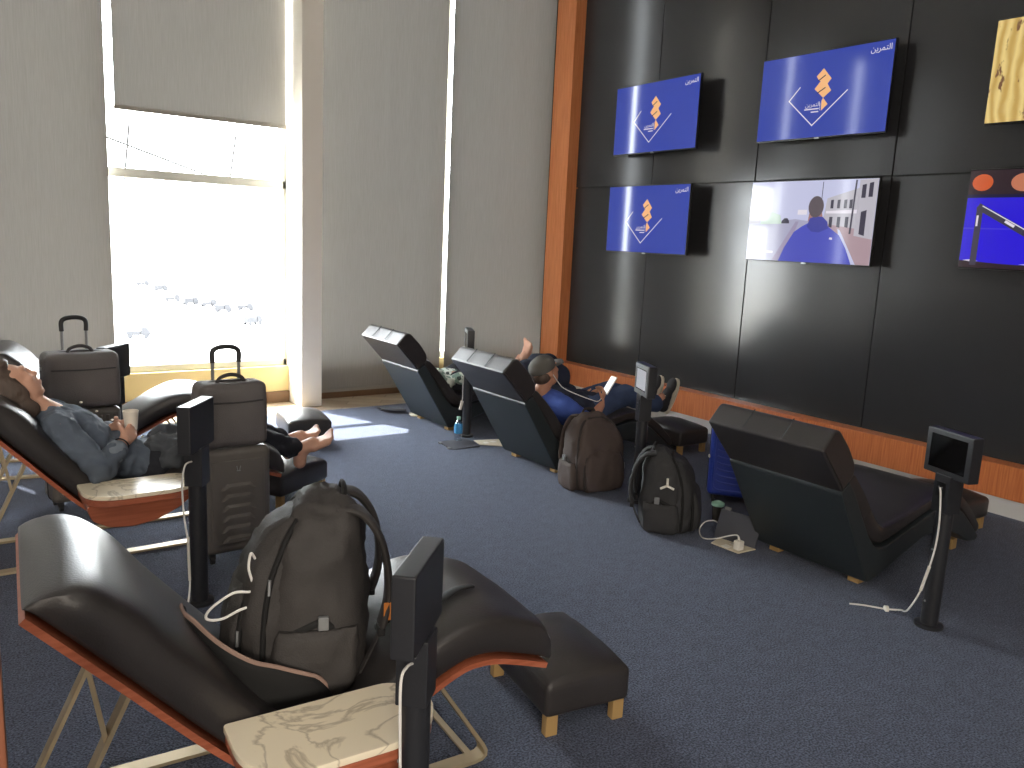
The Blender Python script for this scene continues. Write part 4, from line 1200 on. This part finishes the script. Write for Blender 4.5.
def hand_solids(bm, wrist, d, n, thumb, curl=.5, s=1.0, spread=.014):
    """d: wrist to knuckles, n: back of the hand, thumb: side the thumb leaves from"""
    w = V(wrist); d = V(d).normalized(); n = (V(n) - d * V(n).dot(d)).normalized(); t = V(thumb); t = (t - d * t.dot(d) - n * t.dot(n)).normalized()
    for k in range(4):
        off = (1.5 - k) * spread * 1.25
        base = w + d * .088 * s + t * off * s
        capsule(bm, w + d * .012 * s + t * off * .6 * s, .016 * s, base, .012 * s, 10)
        L = (.040, .046, .043, .033)[k] * s
        a = curl * .8; p1 = base + (d * math.cos(a) - n * math.sin(a)) * L
        a = curl * 1.9; p2 = p1 + (d * math.cos(a) - n * math.sin(a)) * L * .72
        a = curl * 2.6; p3 = p2 + (d * math.cos(a) - n * math.sin(a)) * L * .5
        chain(bm, [base, p1, p2, p3], [.0105 * s, .0092 * s, .0085 * s, .0072 * s], 10)
    b = w + d * .030 * s + t * .030 * s
    p1 = b + (d * .6 + t * .75 - n * .35).normalized() * .038 * s
    p2 = p1 + (d * .85 + t * .2 - n * .6).normalized() * .030 * s
    chain(bm, [w + d * .015 * s + t * .015 * s, b, p1, p2], [.016 * s, .0125 * s, .0105 * s, .0085 * s], 10)

def foot_solids(bm, ankle, toe_dir, up, s=1.0, side=None):
    a = V(ankle); f = V(toe_dir).normalized(); u = V(up); u = (u - f * u.dot(f)).normalized(); w = f.cross(u)
    heel = a - f * .045 * s - u * .055 * s
    ball = a + f * .135 * s - u * .060 * s
    ellipsoid(bm, heel, (.034 * s, .034 * s, .036 * s))
    capsule(bm, a, .042 * s, heel, .034 * s)
    capsule(bm, a, .042 * s, a + f * .07 * s - u * .022 * s, .038 * s)
    for k in range(5):
        o = (k - 2) * .0175 * s
        capsule(bm, a + f * .06 * s - u * .03 * s + w * o * .6, .028 * s, ball + w * o, .020 * s, 10)
        L = (.062, .056, .05, .043, .036)[k] * s
        capsule(bm, ball + w * o, .016 * s, ball + w * o * 1.12 + f * L + u * .004, (.0135 if k == 0 else .0095) * s, 10)

def shoe(name, ankle, toe_dir, up, m, parent, off, s=1.0):
    a = V(ankle); f = V(toe_dir).normalized(); u = V(up); u = (u - f * u.dot(f)).normalized(); w = f.cross(u)
    R = Matrix((f, w, u)).transposed()
    bm = bmesh.new()
    ellipsoid(bm, a + f * .15 * s - u * .055 * s, (.075 * s, .046 * s, .036 * s), R)
    ellipsoid(bm, a + f * .05 * s - u * .035 * s, (.09 * s, .042 * s, .05 * s), R)
    ellipsoid(bm, a - f * .04 * s - u * .035 * s, (.045 * s, .040 * s, .055 * s), R)
    capsule(bm, a, .046 * s, a - u * .04 * s, .044 * s)
    sh = fuse(name, bm, m, parent, voxel=.009, smooth=3, offset=off)
    # sole
    bm = bmesh.new()
    n = 28; top, bot = [], []
    for k in range(n):
        th = 2 * PI * k / n
        x = .07 + .158 * math.cos(th); wd = .046 + .008 * math.cos(th - .3)
        p = a + f * x * s + w * wd * s * math.copysign(abs(math.sin(th)) ** .8, math.sin(th)) - u * .082 * s
        top.append(bm.verts.new(p - off)); bot.append(bm.verts.new(p - u * .022 * s - off))
    bm.faces.new(top); bm.faces.new(bot[::-1])
    for k in range(n): bm.faces.new((top[k], bot[k], bot[(k + 1) % n], top[(k + 1) % n]))
    finish('sole', bm, M['sole'], sh)
    bm = bmesh.new()
    for i in range(4):
        c = a + f * (.055 + .022 * i) * s + u * (.012 - .012 * i) * s
        ring_tube(bm, smooth_path([c + w * .028 - off - u * .01, c + u * .004 - off, c - w * .028 - off - u * .01], 4), .0035, 6)
    finish('laces', bm, M['sole'], sh)
    return sh

def build_people():
    M['skin'] = mat('skin', lin(206, 158, 134), .5, vary=.05, vscale=10)
    M['skin2'] = mat('skin_tan', lin(188, 136, 110), .5, vary=.05, vscale=10)
    M['hair'] = mat('hair_brown', lin(84, 70, 62), .6, bump=.5, bscale=60, vary=.25, vscale=30, stretch=(1, 1, .25))
    M['denim_shirt'] = mat('denim_shirt', lin(88, 98, 112), .85, bump=.25, bscale=260, vary=.14, vscale=9)
    M['dark_trousers'] = mat('dark_trousers', lin(38, 40, 48), .9, bump=.2, bscale=240, vary=.15, vscale=9)
    M['crumple'] = mat('crumpled_knit', lin(70, 74, 80), .9, bump=.2, bscale=200, vary=.15, vscale=9)
    M['jeans'] = mat('jeans', lin(58, 74, 106), .9, bump=.2, bscale=260, vary=.2, vscale=8)
    M['blue_tee'] = mat('blue_tee', lin(66, 92, 172), .85, vary=.1, vscale=9)
    M['navy_cloth'] = mat('navy_cloth', lin(34, 40, 58), .9, vary=.15, vscale=9)
    M['cap_cloth'] = mat('cap_cloth', lin(96, 94, 90), .85, bump=.2, bscale=260, vary=.08)
    M['sneaker'] = mat('sneaker', lin(46, 46, 50), .7, vary=.15, vscale=20)
    M['sole'] = mat('sole', lin(214, 206, 190), .6)
    M['paper'] = mat('paper_cup', lin(236, 228, 214), .6)
    M['bead'] = mat('bracelet', lin(30, 28, 30), .5)
    M['phone_screen'] = emit('phone_screen', (1, 1, 1, 1), 1.1)
    M['print_cloth'] = print_cloth()
    M['pale_cloth'] = mat('pale_cloth', lin(150, 152, 142), .9, vary=.08, vscale=8)
    M['shirt_cuff'] = mat('shirt_cuff', lin(120, 130, 142), .85, vary=.08)

    # ---------------------------------------------------------------- person on the window-side lounger
    Y = 4.315
    o = V((.9, Y, 0))
    p = thing('person', 'barefoot person in a denim shirt reclining and holding a paper cup', 'person', o)
    R = frame((-.69, 0, .73), (.73, 0, .69))
    hc = V((.300, Y, .832))
    neck = V((.415, Y, .715))
    chest = V((.560, Y, .585)); waist = V((.735, Y, .455)); pelvis = V((.875, Y, .405))
    sh = {-1: V((.455, Y - .175, .660)), 1: V((.455, Y + .175, .660))}
    el = {-1: V((.600, Y - .265, .455)), 1: V((.640, Y + .245, .500))}
    wr = {-1: V((.735, Y - .125, .555)), 1: V((.735, Y + .115, .570))}
    hip = {s: V((.895, Y + s * .088, .405)) for s in (-1, 1)}
    kn = {-1: V((1.285, Y - .10, .525)), 1: V((1.285, Y + .10, .515))}
    an = {-1: V((1.640, Y - .075, .395)), 1: V((1.640, Y + .095, .405))}
    body = bmesh.new()
    head_solids(body, hc, R)
    chain(body, [hc + R @ V((0, -.01, -.06)), neck, V((.47, Y, .665))], [.052, .054, .07])
    for s in (-1, 1):
        chain(body, [V((.47, Y, .66)), sh[s]], [.07, .058]); chain(body, [sh[s], el[s], wr[s]], [.050, .042, .027])
        chain(body, [pelvis, hip[s], kn[s], an[s]], [.10, .088, .056, .040])
    ellipsoid(body, chest, (.15, .155, .095), Matrix.Rotation(.72, 3, 'Y'))
    ellipsoid(body, waist, (.15, .14, .085), Matrix.Rotation(.6, 3, 'Y'))
    ellipsoid(body, pelvis, (.13, .155, .095))
    cup_c = V((.790, Y - .005, .580))
    hand_solids(body, wr[-1], (.5, .75, .25), (.55, -.75, .3), (-.2, .1, 1), .55, 1.08)
    hand_solids(body, wr[1], (.55, -.72, .2), (.5, .8, .3), (-.2, -.1, 1), .55, 1.08)
    foot_solids(body, an[-1], (.76, -.10, .64), (-.64, 0, .76), 1.03)
    foot_solids(body, an[1], (.84, .10, .54), (-.54, 0, .84), 1.0)
    fuse('body', body, M['skin'], p, voxel=.0062, smooth=3, offset=o)
    # shoulder length hair
    hb = bmesh.new()
    def H(q, r): ellipsoid(hb, hc + R @ V(q), r, R)
    H((0, -.026, .042), (.086, .092, .090)); H((0, -.060, -.02), (.084, .060, .095)); H((0, -.055, -.10), (.080, .045, .060))
    for s in (-1, 1): H((s * .070, -.020, -.01), (.024, .058, .078)); H((s * .072, -.035, -.10), (.026, .05, .055))
    H((0, .035, .105), (.062, .035, .022))
    fuse('hair', hb, M['hair'], p, voxel=.008, smooth=3, offset=o, wr=.008, wf=22, stretch=(1, 1.6, 1))
    # denim shirt
    sb = bmesh.new()
    chain(sb, [V((.44, Y, .675)), V((.50, Y, .635))], [.075, .10])
    for s in (-1, 1):
        chain(sb, [V((.485, Y, .645)), sh[s]], [.085, .074]); chain(sb, [sh[s], el[s]], [.068, .060]); chain(sb, [el[s], el[s].lerp(wr[s], .62)], [.060, .050])
    ellipsoid(sb, chest, (.165, .172, .112), Matrix.Rotation(.72, 3, 'Y'))
    ellipsoid(sb, waist, (.165, .160, .105), Matrix.Rotation(.6, 3, 'Y'))
    ellipsoid(sb, pelvis + V((-.02, 0, .012)), (.14, .172, .108))
    sho = fuse('denim_shirt', sb, M['denim_shirt'], p, voxel=.010, smooth=4, offset=o, wr=.022, wf=15)
    bb = bmesh.new()
    for k in range(5):
        q = chest.lerp(waist, -.35 + k * .38) + V((.072, -.012, .108))
        ellipsoid(bb, q - o, (.007, .007, .005))
    finish('shirt_buttons', bb, M['white_plastic'], sho)
    for s in (-1, 1):
        cb = bmesh.new(); a = el[s].lerp(wr[s], .52); b = el[s].lerp(wr[s], .70)
        capsule(cb, a, .054, b, .050); fuse('rolled_cuff', cb, M['shirt_cuff'], sho, voxel=.008, smooth=2, offset=o, wr=.004, wf=20)
    # collar flaps
    cb = bmesh.new()
    for s in (-1, 1): chain(cb, [V((.415, Y + s * .062, .690)), V((.485, Y + s * .075, .722)), V((.535, Y + s * .05, .700))], [.014, .020, .012])
    fuse('collar', cb, M['denim_shirt'], sho, voxel=.007, smooth=2, offset=o)
    # trousers
    tb = bmesh.new()
    ellipsoid(tb, pelvis, (.155, .172, .112))
    for s in (-1, 1): chain(tb, [pelvis, hip[s], kn[s], kn[s].lerp(an[s], .86)], [.11, .104, .074, .060])
    fuse('trousers', tb, M['dark_trousers'], p, voxel=.010, smooth=4, offset=o, wr=.020, wf=15)
    lb = bmesh.new()
    for q, rr in (((.93, Y - .06, .50), (.10, .10, .05)), ((1.03, Y - .10, .52), (.10, .09, .05)), ((1.13, Y - .05, .53), (.10, .10, .045)), ((1.02, Y + .05, .53), (.14, .10, .05)), ((1.10, Y - .17, .48), (.10, .05, .07)), ((.98, Y - .18, .45), (.10, .05, .07))): ellipsoid(lb, q, rr)
    lo = V((1.02, Y - .05, .45))
    w = fuse('crumpled_cloth', lb, M['crumple'], None, voxel=.009, smooth=3, offset=lo, wr=.035, wf=15)
    w.location = lo; tag(w, 'dark grey crumpled cloth over the thighs of the barefoot reclining person', 'cloth')
    # bracelet on the near wrist
    ww = bmesh.new(); q = wr[-1].lerp(el[-1], .10); d = (wr[-1] - el[-1]).normalized(); a = d.orthogonal().normalized(); b = d.cross(a)
    ring_tube(ww, [q + (a * math.cos(t) + b * math.sin(t)) * .033 - o for t in [2 * PI * k / 20 for k in range(21)]], .004, 8, cap=False)
    finish('bracelet', ww, M['bead'], p)
    # cup held in both hands
    c = thing('paper_cup', 'white paper cup held by the barefoot reclining person', 'cup', cup_c)
    bm = bmesh.new(); lathe(bm, [(.026, 0), (.028, .002), (.036, .092), (.038, .095), (.036, .098), (.034, .094), (.026, .004)], 26)
    finish('cup_wall', bm, M['paper'], c)

    # ---------------------------------------------------------------- man in the grey cap
    Y = 4.50
    o = V((3.9, Y, 0))
    p = thing('person', 'man in grey cap and blue t-shirt reclining and looking at a phone', 'person', o)
    hc = V((3.545, Y - .02, .688)); R = frame((-.42, .0, .90), (.90, .05, .42))
    neck = V((3.535, Y, .555)); chest = V((3.635, Y, .425)); waist = V((3.75, Y, .372)); pelvis = V((3.86, Y, .37))
    sh = {-1: V((3.60, Y - .175, .468)), 1: V((3.60, Y + .175, .475))}
    el = {-1: V((3.785, Y - .265, .345)), 1: V((3.82, Y + .24, .40))}
    wr = {-1: V((3.985, Y - .155, .455)), 1: V((4.00, Y + .04, .44))}
    hip = {s: V((3.87, Y + s * .09, .380)) for s in (-1, 1)}
    kn = {-1: V((4.28, Y - .10, .485)), 1: V((4.28, Y + .10, .475))}
    an = {-1: V((4.655, Y - .07, .375)), 1: V((4.665, Y + .10, .375))}
    body = bmesh.new()
    head_solids(body, hc, R)
    chain(body, [hc + R @ V((0, -.015, -.06)), neck, V((3.57, Y, .50))], [.055, .056, .08])
    for s in (-1, 1):
        chain(body, [V((3.59, Y, .49)), sh[s]], [.08, .064]); chain(body, [sh[s], el[s], wr[s]], [.055, .046, .030])
        chain(body, [pelvis, hip[s], kn[s], an[s]], [.10, .092, .060, .044])
        ellipsoid(body, an[s] + V((.04, 0, .03)), (.05, .035, .06))
    ellipsoid(body, chest, (.15, .17, .10), Matrix.Rotation(.7, 3, 'Y')); ellipsoid(body, waist, (.14, .155, .095), Matrix.Rotation(.4, 3, 'Y')); ellipsoid(body, pelvis, (.13, .16, .10))
    hand_solids(body, wr[-1], (.50, .30, .80), (.55, -.75, .1), (-.6, .2, .7), .75, .95)
    hand_solids(body, wr[1], (.6, -.3, .5), (.5, .8, .1), (-.6, -.2, .7), .7, .95)
    fuse('body', body, M['skin2'], p, voxel=.0068, smooth=3, offset=o)
    tb = bmesh.new()
    chain(tb, [V((3.57, Y, .505)), V((3.60, Y, .47))], [.075, .10])
    for s in (-1, 1): chain(tb, [V((3.595, Y, .485)), sh[s]], [.09, .080]); chain(tb, [sh[s], sh[s].lerp(el[s], .72)], [.075, .068])
    ellipsoid(tb, chest, (.165, .185, .115), Matrix.Rotation(.7, 3, 'Y')); ellipsoid(tb, waist, (.155, .172, .112), Matrix.Rotation(.4, 3, 'Y')); ellipsoid(tb, pelvis + V((-.02, 0, .01)), (.13, .172, .112))
    fuse('blue_tshirt', tb, M['blue_tee'], p, voxel=.010, smooth=4, offset=o, wr=.010, wf=13)
    jb = bmesh.new()
    ellipsoid(jb, pelvis + V((.02, 0, 0)), (.145, .18, .118))
    for s in (-1, 1): chain(jb, [pelvis, hip[s], kn[s], kn[s].lerp(an[s], .95)], [.112, .112, .084, .066])
    fuse('jeans', jb, M['jeans'], p, voxel=.010, smooth=4, offset=o, wr=.014, wf=11)
    # cap
    cb = bmesh.new()
    ellipsoid(cb, hc + R @ V((0, -.012, .052)), (.088, .108, .082), R)
    cap = fuse('cap', cb, M['cap_cloth'], p, voxel=.008, smooth=2, offset=o, cut=[(hc + R @ V((0, 0, .028)), R @ V((0, 0, -1)))], wr=.003, wf=16)
    bm = bmesh.new()
    n = 14; A, B = [], []
    for ring, (r0, dz) in enumerate(((.07, .034), (.155, .018))):
        row = []
        for k in range(n + 1):
            t = -1.05 + 2.1 * k / n
            x = .082 * math.sin(t) * (1.0 if ring == 0 else .92); y = r0 * (.55 + .45 * math.cos(t)) + (0 if ring == 0 else .012)
            row.append(hc + R @ V((x, y, dz - .10 * x * x / .01 * .12)))
        (A if ring == 0 else B).extend(row)
    for dz in (0, .005):
        va = [bm.verts.new(q + R @ V((0, 0, dz)) - o) for q in A]; vb = [bm.verts.new(q + R @ V((0, 0, dz)) - o) for q in B]
        for k in range(n): bm.faces.new((va[k], va[k + 1], vb[k + 1], vb[k]))
    finish('cap_brim', bm, M['cap_cloth'], cap)
    hb = bmesh.new(); ellipsoid(hb, hc + R @ V((0, -.045, -.005)), (.080, .066, .062), R)
    fuse('hair', hb, M['hair'], p, voxel=.008, smooth=2, offset=o)
    shoe('sneaker', an[-1] + V((.045, 0, .02)), (.30, -.04, .95), (-.95, 0, .30), M['sneaker'], p, o, .95)
    shoe('sneaker', an[1] + V((.045, 0, .02)), (.36, .06, .93), (-.93, 0, .36), M['sneaker'], p, o, .95)
    # earphone wire
    eb = bmesh.new()
    pts = [hc + R @ V((-.084, .0, -.005)), hc + R @ V((-.075, .03, -.09)), V((3.64, Y - .12, .585)), V((3.72, Y - .16, .545)), V((3.84, Y - .19, .50)), V((3.93, Y - .18, .48)), V((4.03, Y - .12, .52))]
    ring_tube(eb, [q - o for q in smooth_path(pts, 8)], .0032, 8)
    w_ = finish('earphone_wire', eb, M['cable'], p)
    # phone in his hand
    c = V((4.085, Y - .115, .575)); f = thing('smartphone', 'bright white phone held by the man in the grey cap', 'phone', c)
    Rp = frame((.52, -.10, .85), (-.95, .12, .35))
    M4 = Rp.to_4x4()
    bm = bmesh.new(); box(bm, (-.037, -.0045, -.076), (.037, .0045, .076), .004, 3, M4); finish('phone_case', bm, M['white_plastic'], f)
    bm = bmesh.new(); box(bm, (-.033, .0043, -.070), (.033, .0052, .070), 0, 2, M4); finish('phone_display', bm, M['phone_screen'], f, smooth=False)
    # dark blanket over his chest and lap
    qb = bmesh.new()
    for q, rr in (((3.70, Y + .03, .515), (.12, .15, .05)), ((3.82, Y + .02, .485), (.13, .17, .05)), ((3.95, Y + .02, .47), (.12, .18, .05)), ((4.06, Y + .05, .46), (.10, .17, .045)), ((3.86, Y - .14, .43), (.12, .06, .06)), ((3.72, Y + .14, .49), (.14, .10, .06))): ellipsoid(qb, q, rr)
    lo = V((3.85, Y, .42))
    w = fuse('folded_jacket', qb, M['navy_cloth'], None, voxel=.010, smooth=4, offset=lo, wr=.02, wf=10)
    w.location = lo; tag(w, 'dark navy jacket spread over the chest of the man in the grey cap', 'jacket')
    # navy jacket heaped beyond him
    jb = bmesh.new()
    for q, r in (((3.66, 4.80, .62), (.15, .10, .12)), ((3.78, 4.83, .66), (.15, .10, .11)), ((3.92, 4.82, .56), (.13, .10, .13)), ((3.98, 4.80, .42), (.14, .10, .12)), ((3.76, 4.80, .45), (.22, .10, .16)), ((3.62, 4.80, .46), (.14, .10, .12))): ellipsoid(jb, q, r)
    j = fuse('heaped_jacket', jb, M['navy_cloth'], None, voxel=.014, smooth=4, offset=V((3.8, 4.8, .3)), wr=.03, wf=7)
    j.location = (3.8, 4.8, .3); tag(j, 'dark navy jacket heaped on the chaise behind the grey cap', 'jacket')

    # ---------------------------------------------------------------- person on the farthest chaise, mostly hidden by its back
    Y = 5.97
    o = V((3.7, Y, 0))
    p = thing('person', 'person on the farthest chaise, only bare foot and pale patterned clothes showing', 'person', o)
    hc = V((3.265, Y + .10, .655)); R = frame((-.62, 0, .78), (.78, 0, .62))
    neck = V((3.335, Y + .09, .555)); chest = V((3.44, Y + .08, .445)); waist = V((3.56, Y + .06, .375)); pelvis = V((3.68, Y + .03, .365))
    sh = {s: V((3.385, Y + .085 + s * .15, .495)) for s in (-1, 1)}
    el = {s: V((3.54, Y + .06 + s * .21, .375)) for s in (-1, 1)}
    wr = {s: V((3.70, Y + .04 + s * .12, .43)) for s in (-1, 1)}
    hip = {s: V((3.70, Y + s * .085, .38)) for s in (-1, 1)}
    kn = {-1: V((4.03, Y - .10, .525)), 1: V((4.03, Y + .12, .52))}
    an = {-1: V((4.40, Y - .07, .49)), 1: V((4.30, Y + .04, .455))}
    body = bmesh.new(); head_solids(body, hc, R, .95)
    chain(body, [hc + R @ V((0, -.01, -.06)), neck, V((3.39, Y + .085, .50))], [.05, .052, .065])
    for s in (-1, 1):
        chain(body, [V((3.40, Y + .085, .49)), sh[s]], [.065, .052]); chain(body, [sh[s], el[s], wr[s]], [.048, .040, .026])
        chain(body, [pelvis, hip[s], kn[s], an[s]], [.095, .085, .054, .038])
        hand_solids(body, wr[s], (.8, -s * .6, -.05), (0, 0, 1), (.3, -s * .9, 0), .35, .9)
        foot_solids(body, an[s], (-.08, 0, 1) if s < 0 else (.75, .2, .62), (-1, 0, -.06) if s < 0 else (-.62, 0, .75), 1.12)
    ellipsoid(body, chest, (.12, .14, .075), Matrix.Rotation(.7, 3, 'Y')); ellipsoid(body, waist, (.13, .135, .085), Matrix.Rotation(.5, 3, 'Y')); ellipsoid(body, pelvis, (.12, .15, .09))
    fuse('body', body, M['skin'], p, voxel=.0068, smooth=3, offset=o)
    hb = bmesh.new(); ellipsoid(hb, hc + R @ V((0, -.03, .035)), (.08, .085, .085), R); fuse('hair', hb, M['hair'], p, voxel=.008, smooth=2, offset=o)
    cb = bmesh.new()
    for s in (-1, 1): chain(cb, [V((3.41, Y + .085, .49)), sh[s], el[s], el[s].lerp(wr[s], .5)], [.075, .064, .055, .046])
    ellipsoid(cb, chest, (.135, .155, .09), Matrix.Rotation(.7, 3, 'Y')); ellipsoid(cb, waist, (.145, .155, .105), Matrix.Rotation(.5, 3, 'Y')); ellipsoid(cb, pelvis, (.14, .17, .11))
    fuse('patterned_shirt', cb, M['print_cloth'], p, voxel=.010, smooth=4, offset=o, wr=.014, wf=12)
    tb = bmesh.new()
    for s in (-1, 1): chain(tb, [hip[s], kn[s], kn[s].lerp(an[s], .7)], [.095, .07, .054])
    fuse('trousers', tb, M['dark_trousers'], p, voxel=.010, smooth=4, offset=o, wr=.01, wf=12)
    # pale wrap: bunched on the lap and hanging down the near side of the chaise
    cb = bmesh.new()
    for q, r in (((3.66, Y - .20, .425), (.09, .09, .05)), ((3.76, Y - .22, .415), (.10, .08, .055)), ((3.72, Y - .18, .455), (.07, .08, .035)), ((3.84, Y - .24, .36), (.07, .07, .05))): ellipsoid(cb, q, r)
    w = fuse('bunched_scarf', cb, M['print_cloth'], None, voxel=.010, smooth=3, offset=V((3.75, Y - .22, .38)), wr=.022, wf=14)
    w.location = (3.75, Y - .22, .38); tag(w, 'white and green patterned scarf bunched on the farthest chaise', 'scarf')
    cb = bmesh.new()
    chain(cb, [V((3.90, 5.63, .37)), V((3.93, 5.60, .24)), V((3.955, 5.585, .10)), V((3.965, 5.58, .05))], [.035, .045, .055, .045])
    chain(cb, [V((3.97, 5.63, .37)), V((4.0, 5.60, .24)), V((4.01, 5.585, .10))], [.03, .04, .05])
    w = fuse('hanging_cloth', cb, M['pale_cloth'], None, voxel=.010, smooth=3, offset=V((3.95, 5.6, 0)), wr=.012, wf=12)
    w.location = (3.95, 5.6, 0); tag(w, 'pale grey green cloth hanging down the side of the farthest chaise', 'cloth')

def print_cloth():
    k = NT('patterned_cloth')
    tc = k.n('ShaderNodeTexCoord'); v = k.n('ShaderNodeTexVoronoi'); v.inputs['Scale'].default_value = 30
    k.l(tc.outputs['Object'], v.inputs['Vector'])
    r = k.n('ShaderNodeValToRGB'); r.color_ramp.interpolation = 'CONSTANT'
    r.color_ramp.elements[0].color = lin(222, 228, 220); r.color_ramp.elements[1].position = .58; r.color_ramp.elements[1].color = lin(140, 166, 152)
    e = r.color_ramp.elements.new(.80); e.color = lin(60, 74, 70)
    k.l(v.outputs['Color'], r.inputs['Fac']); k.l(r.outputs['Color'], k.b.inputs['Base Color']); k.b.inputs['Roughness'].default_value = .9
    return k.m
init_mats()
build_room()
build_blinds()
build_outside()
build_lights()
build_wall_fill()
build_furniture()
for f in ('build_bags', 'build_small', 'build_people'):
    if f in globals(): globals()[f]()
build_camera()
